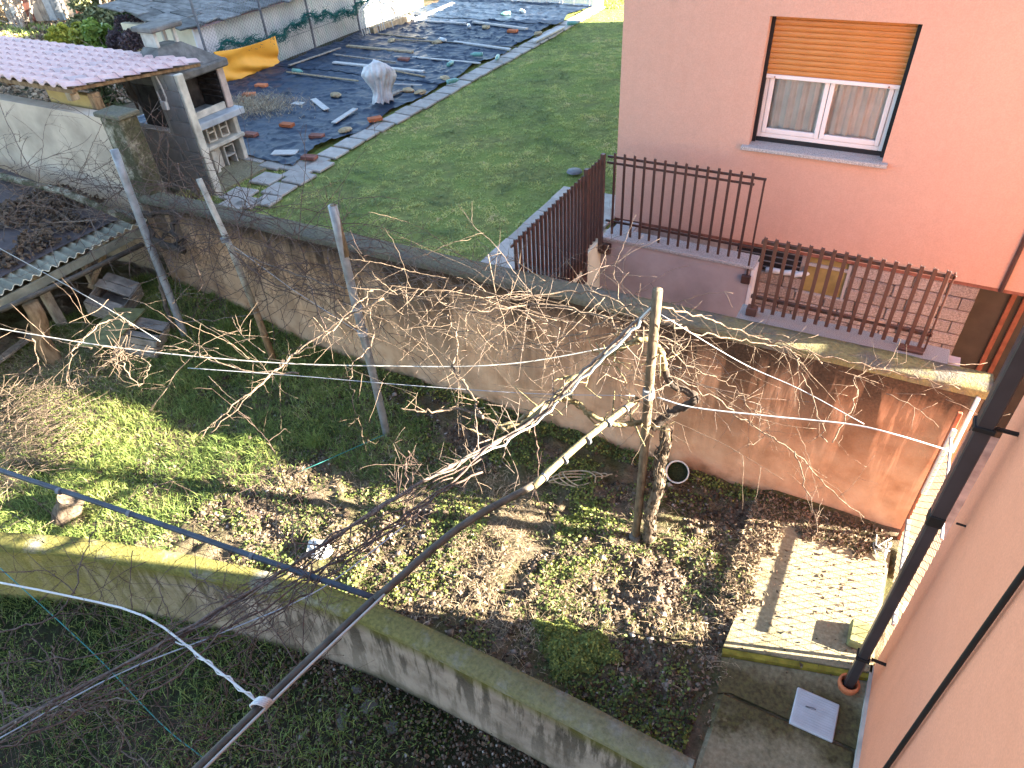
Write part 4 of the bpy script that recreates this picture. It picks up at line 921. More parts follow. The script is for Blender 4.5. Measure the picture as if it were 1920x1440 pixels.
for (px, py, me, rz, lb) in [((490), 160, bk, .2, 'orange brick near the lower corner of the orange tarp'), (467, 177, bk, .5, 'orange brick just beyond the barbecue'), (538, 234, bk, .15, 'orange double brick in the middle of the nearest sheet'),
        (470, 252, bkd, .1, 'dark old brick close to the barbecue'), (594, 255, bkd, .25, 'dark flat brick beside a tan stone near the path'), (703, 223, bk, .9, 'orange tile-like brick at the sheet edge by the path'),
        (580, 295, bkd, .2, 'brown brick on the near corner of the sheet beside the paving'), (757, 111, bkd, .1, 'dark brick on the second strip at the end of the tan board'), (961, 58, bk, .1, 'flat orange brick beside the long white board')]:
    q = U(px, py, z=ZS + .06); o = piece('brick', me, None, None, q, (0, 0, rz), (1.15, 1.25, 1.15)); tag(o, lb, 'brick', 'bricks on the weed sheets')
def stone_me(seed, r=.1):
    m = MB(); rr = random.Random(seed); k = 9; o = 0
    prof = [(.3, -.35), (.85, -.3), (1, 0), (.85, .35), (.35, .5)]
    for a, z in prof:
        for j in range(k):
            t = 2 * math.pi * j / k; q = 1 + rr.uniform(-.16, .16); m.v.append((r * a * q * math.cos(t) * 1.25, r * a * q * math.sin(t), r * z + rr.uniform(-.01, .01)))
    for i in range(len(prof) - 1):
        for j in range(k): m.f.append((i * k + j, i * k + (j + 1) % k, (i + 1) * k + (j + 1) % k, (i + 1) * k + j))
    m.f.append(tuple(range((len(prof) - 1) * k, len(prof) * k))); return m.mesh('stone')
st1 = [stone_me(i, .11) for i in range(4)]
for s_ in st1: s_.materials.append(MT['stone_tan'])
for i, (px, py, lb) in enumerate([(629, 178, 'tan stone alone in the middle of the nearest sheet'), (647, 244, 'tan stone on the nearest sheet beside the dark flat brick'), (834, 147, 'flat tan stone by a teal bottle near the path'), (820, 79, 'tan stone on the strip overlap beside clear plastic'),
        (734, 76, 'tan stone at the left end of the strip overlap'), (765, 169, 'pale stone right of the white-wrapped plant'), (1009, 63, 'small tan stone at the far right of the third strip'), (911, 51, 'tan stone beside the long white board'), (788, 173, 'brown stone at the sheet edge beyond the white-wrapped plant')]):
    q = U(px, py, z=ZS + .05); o = piece('stone', st1[i % 4], None, None, q, (0, 0, i * 1.3), (1.1, 1, .9)); tag(o, lb, 'stone', 'stones on the weed sheets')
for i, (px, py, wdx, wdy, lb) in enumerate([(559, 194, .28, .18, 'small white tile on the nearest sheet beside the straw'), (534, 286, .50, .24, 'white slab on the near edge of the sheet by the paving')]):
    q = U(px, py, z=ZS + .04); o = B(MB().cbox((-wdx / 2, -wdy / 2, -.012), (wdx / 2, wdy / 2, .012), .004), 'white_tile', W_); o.location = Vector(q); o.rotation_euler = (0, 0, .3 * i + .1); tag(o, lb, 'tile', 'white tiles on the weed sheets')
btm = MB().lathe([(.001, 0), (.05, .005), (.052, .08), (.047, .1), (.052, .12), (.052, .22), (.04, .28), (.016, .32), (.016, .35), (.001, .352)], 12).mesh('bottle', True); btm.materials.append(MT['bottle'])
btc = MB().lathe([(.001, 0), (.05, .005), (.052, .08), (.047, .1), (.052, .12), (.052, .22), (.04, .28), (.016, .32), (.016, .35), (.001, .352)], 12).mesh('bottle', True); btc.materials.append(MT['bottle_clear'])
for i, (px, py, me, lb) in enumerate([(549, 132, btm, 'teal plastic bottle by the foot of the wire fence'), (840, 122, btm, 'teal plastic bottle at the end of the narrow white board'), (905, 102, btm, 'teal plastic bottle near the path on the second strip, left of two'), (934, 105, btm, 'teal plastic bottle at the sheet edge on the second strip, right of two'),
        (1063, 44, btm, 'teal plastic bottle at the far end of the path'), (880, 50, btc, 'clear plastic bottle between two boards on the third strip'), (957, 24, btm, 'teal plastic bottle on the farthest sheet strip'), (976, 19, btc, 'clear plastic bottle on the farthest sheet strip'), (838, 154, btm, 'teal plastic bottle beside the flat tan stone near the path'), (835, 76, btc, 'clear plastic bottle beside the tan stone on the strip overlap')]):
    q = U(px, py, z=ZS + .08); o = piece('bottle', me, None, None, q, (0, math.pi / 2, i * 1.7), (1.05, 1.05, .95)); tag(o, lb, 'bottle', 'bottles on the weed sheets')
# plant wrapped in white fleece
q = U(713, 192, z=ZS); n1, n2 = 73, 30; P = np.zeros((n1, n2, 3))
for i in range(n1):
    a = 2 * math.pi * i / (n1 - 1)
    for j in range(n2):
        t = j / (n2 - 1); z = .82 * (1 - t ** 1.7)
        rad = .03 + .30 * sstep(0, .16, t) + .10 * sstep(.16, .42, t) - .20 * sstep(.42, .85, t) + .05 * sstep(.85, 1, t)
        cr = float(fbm(2.2 * math.cos(a) + 5, 2.2 * math.sin(a) + 2.0 * t, 131, 4)) - .47; pl = abs(math.sin(6.5 * a + 2.2 * t + 3 * cr))
        rad = .66 * float(rad) * (1 + 1.3 * cr + .26 * (pl - .5) * min(1, t * 2)) * (1 + .28 * math.cos(a - 2.2) * (1 - t))
        P[i, j] = (q[0] + 1.15 * rad * math.cos(a) * (1 + .3 * math.cos(a - 1.0) * (1 - t)) + .10 * math.sin(2.5 * t), q[1] + .9 * rad * math.sin(a), ZS + .02 + z * (1 + .10 * math.cos(a + .6)) + .05 * math.sin(7 * a) * sstep(.8, 1, t))
wp = thing('wrapped_plant', 'plant wrapped in white fleece standing on the black weed sheets', 'plant', tuple(q))
B(MB().grid(P), 'fleece', MT['white_fleece'], wp, True)
B(MB().tube([(q[0], q[1], ZL), (q[0] + .02, q[1], ZL + .9)], .025, 6), 'stem', MT['tree_bark'], wp)
# white hoops leaning on the fence
hp = thing('hoop_bundle', 'bundle of white plastic hoops leaning at the foot of the wire fence', 'hoops', tuple(U(705, 62, z=ZL)))
c0 = U(700, 55, z=ZL + .05)
for i in range(9):
    rr = .55 + .07 * (i % 4); pts = []
    for k in range(15):
        t = math.pi * k / 14; pts.append((c0[0] + .3 + .05 * i - .25 * math.sin(t), c0[1] - .3 + .12 * i + rr * math.cos(t), ZL + .02 + (.75 + .05 * (i % 3)) * math.sin(t) ** .8))
    B(MB().tube(pts, .012, 6), 'hoop', MT['white_plastic'], hp, True)
q = U(735, 35, z=ZL)
lb = thing('lath_bundle', 'bundle of upright pale laths leaning by the white hoops', 'laths', tuple(q))
for i in range(7): B(MB().cbox((-.015, -.008, 0), (.015, .008, 1.6), .003, Matrix.Translation((q[0] - .3 + .07 * i, q[1] + .3 + .05 * i, ZL)) @ Matrix.Rotation(-.12 + .03 * i, 4, 'Y')), 'lath', MT['wood_grey'], lb)
# polythene tunnel at the back
for k, (px0, px1, lbl) in enumerate([(945, 1040, 'low clear polythene tunnel at the back, left one'), (1045, 1125, 'low clear polythene tunnel at the back, right one')]):
    a = U(px0, 14, z=ZL); b = U(px1, 20, z=ZL); n1, n2 = 24, 18; P = np.zeros((n1, n2, 3))
    for i in range(n1):
        for j in range(n2):
            t = math.pi * j / (n2 - 1); s_ = i / (n1 - 1); p = a * (1 - s_) + b * s_
            P[i, j] = (p[0], 23.4 - .65 * math.cos(t), ZL + .02 + .8 * math.sin(t) ** .7 * (1 + .05 * math.sin(i * 1.9)) + .03 * random.random())
    tn = thing('polythene_tunnel', lbl, 'tunnel', (float((a[0] + b[0]) / 2), 23.4, ZL), 'polythene tunnels'); B(MB().grid(P), 'polythene', MT['poly'], tn, True)
    for i in (0, 8, 16, 23): B(MB().tube(P[i] * 1.0, .012, 5), 'hoop', MT['white_plastic'], tn)
mf = thing('picket_fence', 'low metal picket fence at the back left of the weed sheets', 'fence', (-14.5, 23.8, ZL))
for i in range(26):
    x = -17.2 + i * .16; B(MB().tube([(x, 23.9, ZL - .1), (x, 23.9, ZL + .95)], .012, 4), 'picket', MT['galv_dark'], mf)
for z in (.2, .85): B(MB().cbox((-17.3, 23.885, ZL + z), (-13.0, 23.915, ZL + z + .03), .003), 'rail', MT['galv_dark'], mf)

# ---------------------------------------------------------------- path slabs
gp = thing('garden_path', 'line of square concrete stepping slabs between lawn and weed sheets', 'path', (-9.65, 12, ZL))
sm = MB().cbox((-.225, -.225, -.05), (.225, .225, 0), .012).mesh('paving_slab'); sm.materials.append(MT['paving'])
for i in range(28):
    y = 8.75 + i * .515
    piece('paving_slab', sm, None, gp, (-9.63 + random.uniform(-.025, .025), y, ZL + .045 + random.uniform(-.006, .006)), (random.uniform(-.02, .02), random.uniform(-.02, .02), random.uniform(-.06, .06)))
gq = thing('stepping_stones', 'loose pale paving slabs laid in grass in front of the barbecue', 'paving', (-10, 8, ZL))
for (px, py, rz, sx) in [(500, 333, .05, 1), (560, 332, .02, 1), (523, 353, .05, 1), (448, 362, .1, 1.05), (466, 378, .05, .8), (500, 374, .1, .8), (516, 305, .0, 1), (555, 309, 0, 1), (487, 293, 0, 1), (430, 385, .05, 1), (595, 309, .03, 1), (400, 395, .1, 1)]:
    q = U(px, py, z=ZL + .05); piece('paving_slab', sm, None, gq, q, (0, 0, rz), (sx * 1.05, sx * 1.0, 1))
s = MB(); s.box((-11.9, 7.56, ZL - .1), (-10.35, 8.9, ZL + .035)); o = B(s, 'barbecue_base_slab', MT['slab'], kind='structure')

# ---------------------------------------------------------------- old shed at the left
sd = thing('old_shed', 'tumbledown shed with felt and corrugated roof at the left of the ochre wall', 'shed', (-10.5, 4.4, 0.3))
def zsr(x): return 1.62 + (-9.6 - x) * .085
xs = np.arange(-15.0, -9.75, .12); ys = np.arange(1.2, 5.62, .12)
X, Y = np.meshgrid(xs, ys, indexing='ij'); Z = zsr(X) + .06 + .06 * (fbm(X * 1.1, Y * 1.1, 101, 3) - .5)
B(MB().grid(np.stack([X, Y, Z], -1)), 'roof_felt', MT['corr_dark'], sd, True)
B(MB().box((-15.0, 1.2, 1.5), (-9.9, 5.6, 1.58)), 'roof_deck', MT['wood_old'], sd)
ys = np.arange(1.0, 5.60, .012); xs = np.linspace(-10.25, -9.56, 6); X, Y = np.meshgrid(xs, ys, indexing='ij'); Z = zsr(X) + .025 + .024 * np.sin(Y * 2 * math.pi / .13)
B(MB().grid(np.stack([X, Y, Z], -1)), 'corrugated_sheet', MT['corr'], sd, True)
B(MB().grid(np.stack([np.stack([X[-1] + .001, Y[-1], Z[-1]], -1), np.stack([X[-1] + .004, Y[-1], Z[-1] - .012], -1)], 0)), 'sheet_edge', simple('cut_cement_edge', (.55, .53, .42), .2, 9), sd)
beam('fascia', (-9.60, 1.0, 1.50), (-9.60, 5.55, 1.50), .04, .13, MT['corr'], sd)
B(MB().tube([U(0, 582, x=-9.40), U(140, 520, x=-9.35), U(268, 458, x=-9.30)], .038, 8), 'pipe_rail', MT['pole_dark'], sd, True)
a = U(110, 700, z=.25); b = U(58, 575, z=1.35)
mb = MB(); pts = [a + (b - a) * t + np.array([.03 * math.sin(9 * t), .02 * math.cos(7 * t), 0]) for t in np.linspace(-.1, 1.05, 9)]; mb.tube(pts, [.12, .115, .12, .11, .115, .105, .11, .10, .10], 9); B(mb, 'timber_post', MT['wood_old'], sd, True)
for (px, py, zt) in ((112, 600, 1.5), (185, 545, 1.5)):
    q = U(px, py, x=-10.3); B(MB().cbox((q[0] - .06, q[1] - .06, .2), (q[0] + .06, q[1] + .06, zt), .01), 'prop', MT['wood_grey'], sd)
q = U(200, 520, x=-10.0); beam('brace', (q[0], q[1] - .3, .9), (q[0], q[1] + .35, 1.45), .05, .07, MT['wood_tan'], sd)
B(MB().box((-13.5, 1.0, -.2), (-13.4, 5.6, 1.6)), 'back_wall', MT['wood_old'], sd)
mb = MB(); mb.tube([U(0, 392, z=1.95), U(90, 425, z=1.9), U(170, 470, z=1.8), U(240, 505, z=1.75)], .05, 7); 
mossy = MB(); mossy.tube([U(0, 330, z=2.0), U(60, 345, z=2.0), U(120, 360, z=1.98), U(180, 385, z=1.92), U(250, 415, z=1.86)], [.06, .05, .06, .05, .05], 8)
B(mossy, 'ridge_roll', MT['pier'], sd, True)
# crates and planks in front of the shed
def obox(name, label, cat, c, size, rot, m, parts=True):
    M = Matrix.Translation([float(v) for v in c]) @ Matrix.Rotation(rot[2], 4, 'Z') @ Matrix.Rotation(rot[1], 4, 'Y') @ Matrix.Rotation(rot[0], 4, 'X')
    sx, sy, sz = size; t = thing(name, label, cat, tuple(float(v) for v in c))
    th = .018
    def brd(lo, hi): B(MB().cbox(lo, hi, .003, M), 'board', m, t)
    nb_ = 4
    for k in range(nb_):
        y0 = -sy / 2 + k * sy / nb_; brd((-sx / 2, y0 + .004, -sz / 2), (sx / 2, y0 + sy / nb_ - .004, -sz / 2 + th))
        if k != 1: brd((-sx / 2 + random.uniform(-.02, .02), y0 + .005, sz / 2 + .001), (sx / 2, y0 + sy / nb_ - .006, sz / 2 + th))
    for k in range(3):
        z0 = -sz / 2 + th + k * (sz - th) / 3; z1 = z0 + (sz - th) / 3 - .012
        for s_ in (-1, 1):
            brd((s_ * sx / 2 - th / 2, -sy / 2, z0), (s_ * sx / 2 + th / 2, sy / 2, z1)); brd((-sx / 2 + th / 2 + .001, s_ * sy / 2 - th / 2, z0), (sx / 2 - th / 2 - .001, s_ * sy / 2 + th / 2, z1))
    return t
obox('wooden_crate', 'grey-painted wooden crate lying tilted under the shed roof', 'crate', U(215, 560, z=.75), (.50, .62, .30), (.25, .35, .35), MT['wood_crate'], 'weathered crates')
obox('wooden_crate', 'battered pale wooden crate below the mossy plank', 'crate', U(268, 635, z=.52), (.55, .50, .36), (-.1, .3, .5), MT['wood_crate'], 'weathered crates')
q = U(212, 612, z=.86); M = Matrix.Translation(q) @ Matrix.Rotation(.55, 4, 'Z') @ Matrix.Rotation(.12, 4, 'Y') @ Matrix.Rotation(-.15, 4, 'X')
o = B(MB().cbox((-.22, -.58, -.015), (.22, .58, .015), .004, M), 'mossy_plank', MT['wood_moss']); tag(o, 'mossy green plank resting across the wooden crates', 'plank')
q = U(25, 655, z=.6); o = B(MB().cbox((-.06, -.5, -.02), (.06, .5, .02), .004, Matrix.Translation(q) @ Matrix.Rotation(.25, 4, 'Z')), 'loose_board', MT['wood_grey']); tag(o, 'loose grey board in the shadow at the foot of the shed', 'board')

# ---------------------------------------------------------------- posts, poles and wires of the pergola
def postobj(label, base, top, r, m, extra=None, flange=False):
    t = thing('pergola_post', label, 'post', tuple(float(v) for v in base), 'pergola posts')
    base = np.array(base, float); top = np.array(top, float); pts = [base + (top - base) * s_ + np.array([.008 * math.sin(5 * s_), .008 * math.cos(4 * s_), 0]) for s_ in np.linspace(-.06, 1, 9)]
    B(MB().tube(pts, r, 9), 'pipe', m, t, True)
    if flange: B(MB().tube([base + np.array([0, 0, -.02]), base + np.array([0, 0, .06])], [r * 1.6, r * 1.45], 10), 'foot', MT['stone_grey'], t, True)
    return t
p1b = np.array([-1.33, 4.50, 0.02]); p1t = np.array([-1.345, 4.54, 3.08])
t = postobj('yellowish pipe post beside the twisted vine trunk', p1b, p1t, .042, MT['pole_wood'], None, True)
B(MB().tube([(-1.335, 4.5, 2.0), (-1.335, 4.5, 2.09)], .054, 9), 'clamp', MT['galv_dark'], t)
p2b = U(725, 818, z=.05); p2t = p2b * np.array([1, 1, 0]) + np.array([.0, .0, 3.12]); p2t[:2] = U(625, 385, z=3.12)[:2]
t = postobj('grey pipe post standing in front of the middle of the ochre wall', p2b, p2t, .048, MT['galv'])
B(MB().tube([p2b * .18 + p2t * .82, p2t + (p2t - p2b) * .002], [.05, .034], 8), 'wooden_tip', MT['pole_wood'], t, True)
d2 = p2t - p2b
for s_ in (.50, .60): B(MB().tube([p2b + d2 * s_, p2b + d2 * (s_ + .02)], .058, 8), 'wire_wrap', MT['wire_grey'], t)
p3b = U(352, 648, z=.22); p3t = U(215, 280, z=3.0); t = postobj('pale blue-grey pipe post next to the shed crates', p3b, p3t, .052, MT['galv'])
p4b = U(513, 676, z=.1); p4m = U(478, 578, z=1.05); p4t = U(373, 336, z=2.85)
t = thing('pergola_post', 'post with whitewashed upper half and dark timber foot before the ochre wall', 'post', tuple(p4b), 'pergola posts')
B(MB().tube([p4b + (p4b - p4m) * .1, p4m], [.052, .046], 7), 'timber_foot', MT['wood_old'], t, True); B(MB().tube([p4m, (p4m + p4t) / 2 + np.array([.01, .02, 0]), p4t], [.044, .04, .036], 8), 'white_pipe', simple('whitewashed_pipe', (.30, .285, .255), .35, 9, .8, .3), t, True)
B(MB().tube([p4m * .45 + p4t * .55, p4m * .42 + p4t * .58], .055, 8), 'wire_wrap', MT['galv_dark'], t)
ZP = 1.95
def polyl(pts, z=ZP): return [U(p[0], p[1], z=(p[2] if len(p) > 2 else z)) for p in pts]
def smoothl(pts, k=6):
    pts = [np.array(p, float) for p in pts]; out = []
    P = [pts[0] * 2 - pts[1]] + pts + [pts[-1] * 2 - pts[-2]]
    for i in range(1, len(P) - 2):
        for j in range(k):
            t = j / k; out.append(.5 * ((2 * P[i]) + (-P[i - 1] + P[i + 1]) * t + (2 * P[i - 1] - 5 * P[i] + 4 * P[i + 1] - P[i + 2]) * t * t + (-P[i - 1] + 3 * P[i] - 3 * P[i + 1] + P[i + 2]) * t ** 3))
    out.append(pts[-1]); return out
t = thing('pergola_pole', 'long pole with sunlight painted into its upper length running from the vine post over the mossy wall', 'pole', tuple(U(700, 1125, z=ZP)))
A_ = polyl([(1195, 748), (1090, 830), (1000, 912)]); C_ = polyl([(1003, 908), (860, 990), (702, 1125)]); D_ = polyl([(712, 1112), (560, 1255), (360, 1450), (250, 1560)])
B(MB().tube(smoothl(A_), np.linspace(.028, .032, 13), 8), 'sunlit_length', MT['cordon'], t, True)  # pale yellowish colour paints in the sunlight on this upper length
B(MB().tube(smoothl(C_), .029, 8), 'middle_length', MT['pole_dark'], t, True)  # same pole in a dark colour where it lies in shade
B(MB().tube(smoothl(D_), .025, 8), 'near_pipe', MT['pole_dark'], t, True)
B(MB().tube([p + np.array([.045, 0, .015]) for p in smoothl(D_)], .010, 5), 'white_cord', MT['wire'], t, True)
for f_ in (0.12, .3, .5, .72, .9):
    q = A_[0] * (1 - f_) + A_[2] * f_; q2 = A_[0] * (1 - f_ - .012) + A_[2] * (f_ + .012); B(MB().tube([q, q2], .037, 8), 'wire_tie', MT['galv_dark'], t)
bp_ = polyl([(-60, 862), (200, 948), (460, 1038), (700, 1120)])
t = thing('pergola_pole', 'blue-grey iron pipe crossing above the left end of the mossy wall', 'pole', tuple(bp_[1]))
B(MB().tube(smoothl(bp_), .022, 9), 'pipe', MT['blue_pipe'], t, True)
for px, py in ((108, 920), (240, 962), (470, 1042)): q = U(px, py, z=ZP); q2 = U(px + 6, py + 2, z=ZP); B(MB().tube([q, q2], .028, 8), 'wire_wrap', MT['galv_dark'], t)
wc = polyl([(-40, 1085), (130, 1118), (270, 1155), (380, 1235), (490, 1322)], 1.97)
t = thing('white_conduit', 'white plastic tube tied to the near end of the long pole', 'tube', tuple(wc[2]))
B(MB().tube(smoothl(wc, 3), .0075, 7), 'tube', MT['white_plastic'], t, True)
cl = []; e = smoothl(wc[2:], 14)
for i, p in enumerate(e): cl.append(p + .014 * np.array([math.cos(i * 1.3), math.sin(i * 1.3), math.sin(i * 1.3 + 1)]))
B(MB().tube(cl[8:], .005, 5), 'wound_string', MT['white_plastic'], t, True)
kn = MB()
for i in range(5): c = U(484 + i * 3, 1326 - i * 3, z=1.97); kn.tube([c + .045 * np.array([math.cos(a), .4 * math.cos(a), math.sin(a)]) for a in np.linspace(0, 2 * math.pi, 10)], .007, 5)
B(kn, 'knot', MT['white_plastic'], t, True)
def wire(label, pts, r, m, name='wire', cat='wire', sag=0.0, z=ZP):
    P = smoothl(polyl(pts, z), 6); n = len(P); P = [p + np.array([0, 0, -sag * math.sin(math.pi * i / (n - 1))]) for i, p in enumerate(P)]
    o = B(MB().tube(P, r, 5), name, m, None, True); tag(o, label, cat, 'pergola wires'); return o
wire('thick white wire stretched across the left of the garden to the vine post', [(-40, 610), (220, 652), (480, 678), (700, 686), (950, 683), (1200, 640, 2.2)], .0065, MT['wire'])
wire('thin white wire from the shed roof down to the thick white wire', [(-20, 455, 2.1), (170, 560), (300, 640)], .0045, MT['wire'])
wire('thin grey wire below the thick white wire towards the vine post', [(352, 690), (560, 705), (760, 722), (1000, 738), (1190, 742)], .004, MT['wire_grey'])
wire('twisted grey wire from the vine post to the chain-link fence', [(1232, 745, 2.0), (1300, 764), (1440, 780), (1590, 795), (1680, 815), (1780, 845, 1.75)], .007, MT['wire_grey'])
wire('thin wire from the vine post top slanting down across the ochre wall', [(1240, 590, 2.9), (1390, 680, 2.3), (1500, 730, 2.1), (1620, 795)], .004, MT['wire_grey'])
o = B(MB().tube([p4m * .44 + p4t * .56, (p4m * .44 + p4t * .56) * .5 + (p2b + d2 * .5) * .5 + np.array([0, 0, -.06]), p2b + d2 * .5], .003, 4), 'wire', MT['wire_grey']); tag(o, 'slack grey wire tied between the grey post and the whitewashed post', 'wire', 'pergola wires')
wire('blue-green twine lying over the shaded soil', [(560, 885, .12), (630, 855, .2), (720, 815, .3)], .005, MT['twine_green'], 'twine', 'twine')
wire('green twine slanting over the shaded lower garden', [(0, 1065, 1.7), (170, 1220, 1.5), (300, 1355, 1.4), (380, 1420, 1.4)], .004, MT['twine_green'], 'twine', 'twine')
wire('thin grey wire over the shaded lower garden', [(-20, 1395), (220, 1265), (420, 1185), (600, 1105), (760, 985)], .005, MT['wire_grey'])

# ---------------------------------------------------------------- grapevines
VR = random.Random(5)
def grow(mb, p, d, L, r, depth, grav=-.01, prob=.5):
    seg = .055; n = max(3, int(L / seg)); p = np.array(p, float); d = np.array(d, float); d /= np.linalg.norm(d); pts = [p]; kids = []
    side = np.cross(d, [VR.uniform(-1, 1), VR.uniform(-1, 1), VR.uniform(-1, 1)]); side /= np.linalg.norm(side) + 1e-6; z = VR.uniform(.04, .16)
    for i in range(n):
        d = d + np.array([VR.gauss(0, .075), VR.gauss(0, .075), VR.gauss(0, .075) + grav]); d /= np.linalg.norm(d)
        st = d + side * z * (1 if i % 2 else -1); p = p + st * seg * VR.uniform(.8, 1.25); pts.append(p)
        if depth > 0 and VR.random() < prob * .42:
            k = np.array([VR.gauss(0, 1), VR.gauss(0, 1), VR.gauss(0, .8)]); k -= d * np.dot(k, d); k /= np.linalg.norm(k) + 1e-6
            kids.append((p, d * VR.uniform(.2, .9) + k, L * VR.uniform(.12, .42), r * VR.uniform(.5, .75), i / n))
    mb.tube(pts, [r * (1 - .55 * i / n) * (1.25 if i % 3 == 0 else 1) for i in range(len(pts))], 4)
    for (q, dd, l, rr, f) in kids: grow(mb, q, dd, max(.05, l), max(rr, .0014), depth - 1, grav, prob)
def cane(mb, pts, r0, r1, z=ZP, twigs=.5, tl=.35, k=5, jit=.012, depth=1, grav=0):
    P = smoothl(polyl(pts, z), 7); n = len(P); P = [p + np.array([VR.gauss(0, jit), VR.gauss(0, jit), VR.gauss(0, jit)]) * (0 if i in (0, n - 1) else 1) for i, p in enumerate(P)]
    mb.tube(P, [r0 + (r1 - r0) * i / (n - 1) for i in range(n)], k)
    for i in range(1, n - 1):
        if VR.random() < twigs:
            d = P[i + 1] - P[i - 1]; d /= np.linalg.norm(d) + 1e-6; kk = np.array([VR.gauss(0, 1), VR.gauss(0, 1), VR.gauss(0, .9)]); grow(mb, P[i], d * VR.uniform(-.2, .8) + kk * .8, tl * VR.uniform(.15, 1), max(r1 * .6, .0022), depth, grav)
    return P
def canes_in(mb, n, lo, hi, L, r, dirs=(1, .5, .3), grav=-.01, depth=1, prob=.5):
    for _ in range(n):
        p = [VR.uniform(lo[i], hi[i]) for i in range(3)]; d = [VR.gauss(0, dirs[0]), VR.gauss(0, dirs[1]), VR.gauss(0, dirs[2])]; grow(mb, p, d, VR.uniform(*L), VR.uniform(*r), depth, grav, prob)

gv = thing('grapevine', 'old grapevine with twisted shaggy trunk against the yellowish pipe post', 'grapevine', (-1.2, 4.53, 0))
tr = [(-1.205, 4.535, -.05), (-1.19, 4.54, .18), (-1.215, 4.55, .42), (-1.185, 4.545, .66), (-1.16, 4.56, .9), (-1.19, 4.575, 1.15), (-1.15, 4.58, 1.38), (-1.17, 4.585, 1.62)]
trs = smoothl(tr, 6); mb = MB(); mb.tube(trs, [(.064 - .022 * i / len(trs)) * (1 + .16 * math.sin(i * 1.9) + .1 * VR.random()) for i in range(len(trs))], 10)
for i in range(150):
    k = VR.randrange(2, len(trs) - 3); a = VR.uniform(0, 6.28); q = trs[k] + .055 * np.array([math.cos(a), math.sin(a), 0]); mb.tube([q, q + np.array([VR.uniform(-.01, .02), VR.uniform(-.02, .01), .07]), q + np.array([VR.uniform(-.03, .03), VR.uniform(-.03, .03), VR.uniform(.08, .2)])], [.008, .007, .002], 3)
B(mb, 'trunk', MT['trunk'], gv, True)
def part(name, m, par, fn):
    mb = MB(); fn(mb); return B(mb, name, m, par, True, 'stuff' if name in ('twigs', 'knot', 'sticks') else None)
part('arm', MT['bark_black'], gv, lambda m: cane(m, [(1222, 805, 1.6), (1262, 772, 1.75), (1300, 754, 1.9), (1297, 738, 1.98), (1262, 722, 2.06), (1246, 690, 2.25)], .042, .030, twigs=.1, tl=.15, k=7, jit=.006))
part('arm', MT['cordon'], gv, lambda m: cane(m, [(1246, 692, 2.25), (1236, 655, 2.45), (1208, 636, 2.55), (1175, 646, 2.5), (1130, 672, 2.35), (1070, 715, 2.2), (1010, 775, 2.0), (960, 800, 1.95), (930, 804, 1.92)], .030, .018, twigs=.5, tl=.3, k=6, jit=.008))
part('arm', MT['cordon'], gv, lambda m: cane(m, [(1228, 792, 1.62), (1190, 793, 1.65), (1145, 796, 1.7), (1105, 775, 1.76), (1085, 755, 1.8), (1060, 748, 1.85), (1015, 760, 1.95), (975, 788, 1.95), (930, 802, 1.92)], .026, .018, twigs=.35, tl=.4, k=6, jit=.008))
part('cane', MT['cane'], gv, lambda m: cane(m, [(945, 803, 1.92), (870, 768, 1.92), (810, 774, 1.95), (750, 765, 2.0)], .016, .006, twigs=.5, tl=.3))
part('cane', MT['cane'], gv, lambda m: cane(m, [(905, 785, 1.95), (880, 730, 2.05), (852, 690, 2.15), (858, 640, 2.3), (840, 590, 2.45)], .014, .006, twigs=.5, tl=.35))
part('cane', MT['cane'], gv, lambda m: cane(m, [(1200, 640, 2.5), (1120, 590, 2.6), (1010, 570, 2.6), (900, 585, 2.6), (800, 560, 2.6), (700, 545, 2.6)], .010, .005, twigs=.6, tl=.4, depth=1))
part('cane', MT['cane'], gv, lambda m: cane(m, [(1225, 620, 2.6), (1150, 560, 2.75), (1060, 545, 2.75), (960, 560, 2.7), (880, 540, 2.7)], .010, .005, twigs=.6, tl=.4, depth=1))
part('cane', MT['cane'], gv, lambda m: cane(m, [(1235, 585, 2.85), (1180, 575, 2.8), (1120, 610, 2.6), (1040, 640, 2.4), (960, 650, 2.3)], .009, .004, twigs=.6, tl=.35, depth=1))
part('cane', MT['cane'], gv, lambda m: cane(m, [(1238, 575, 2.9), (1300, 590, 2.7), (1370, 615, 2.5), (1450, 640, 2.35), (1560, 672, 2.25), (1690, 702, 2.15), (1800, 730, 2.1)], .009, .004, twigs=.55, tl=.45))
part('cane', MT['cane'], gv, lambda m: cane(m, [(1240, 600, 2.8), (1310, 625, 2.6), (1400, 640, 2.4), (1480, 655, 2.3), (1500, 690, 2.2), (1530, 770, 2.0), (1552, 830, 1.8)], .008, .004, twigs=.5, tl=.4))
part('cane', MT['cane'], gv, lambda m: cane(m, [(1240, 700, 2.2), (1330, 740, 2.0), (1400, 790, 1.8), (1480, 840, 1.6), (1540, 900, 1.3), (1620, 970, .9)], .009, .003, twigs=.5, tl=.5))
part('cane', MT['cane'], gv, lambda m: cane(m, [(1490, 846, 1.6), (1515, 920, 1.3), (1532, 1000, 1.0)], .006, .003, twigs=.6, tl=.25))
part('cane', MT['cane'], gv, lambda m: cane(m, [(1560, 830, 1.8), (1600, 760, 2.0), (1610, 700, 2.15), (1660, 690, 2.15)], .006, .003, twigs=.6, tl=.3))
part('cane', MT['cane'], gv, lambda m: cane(m, [(1245, 640, 2.5), (1300, 690, 2.2), (1370, 720, 2.05), (1400, 760, 1.9), (1440, 800, 1.75), (1400, 840, 1.6)], .006, .003, twigs=.6, tl=.35))
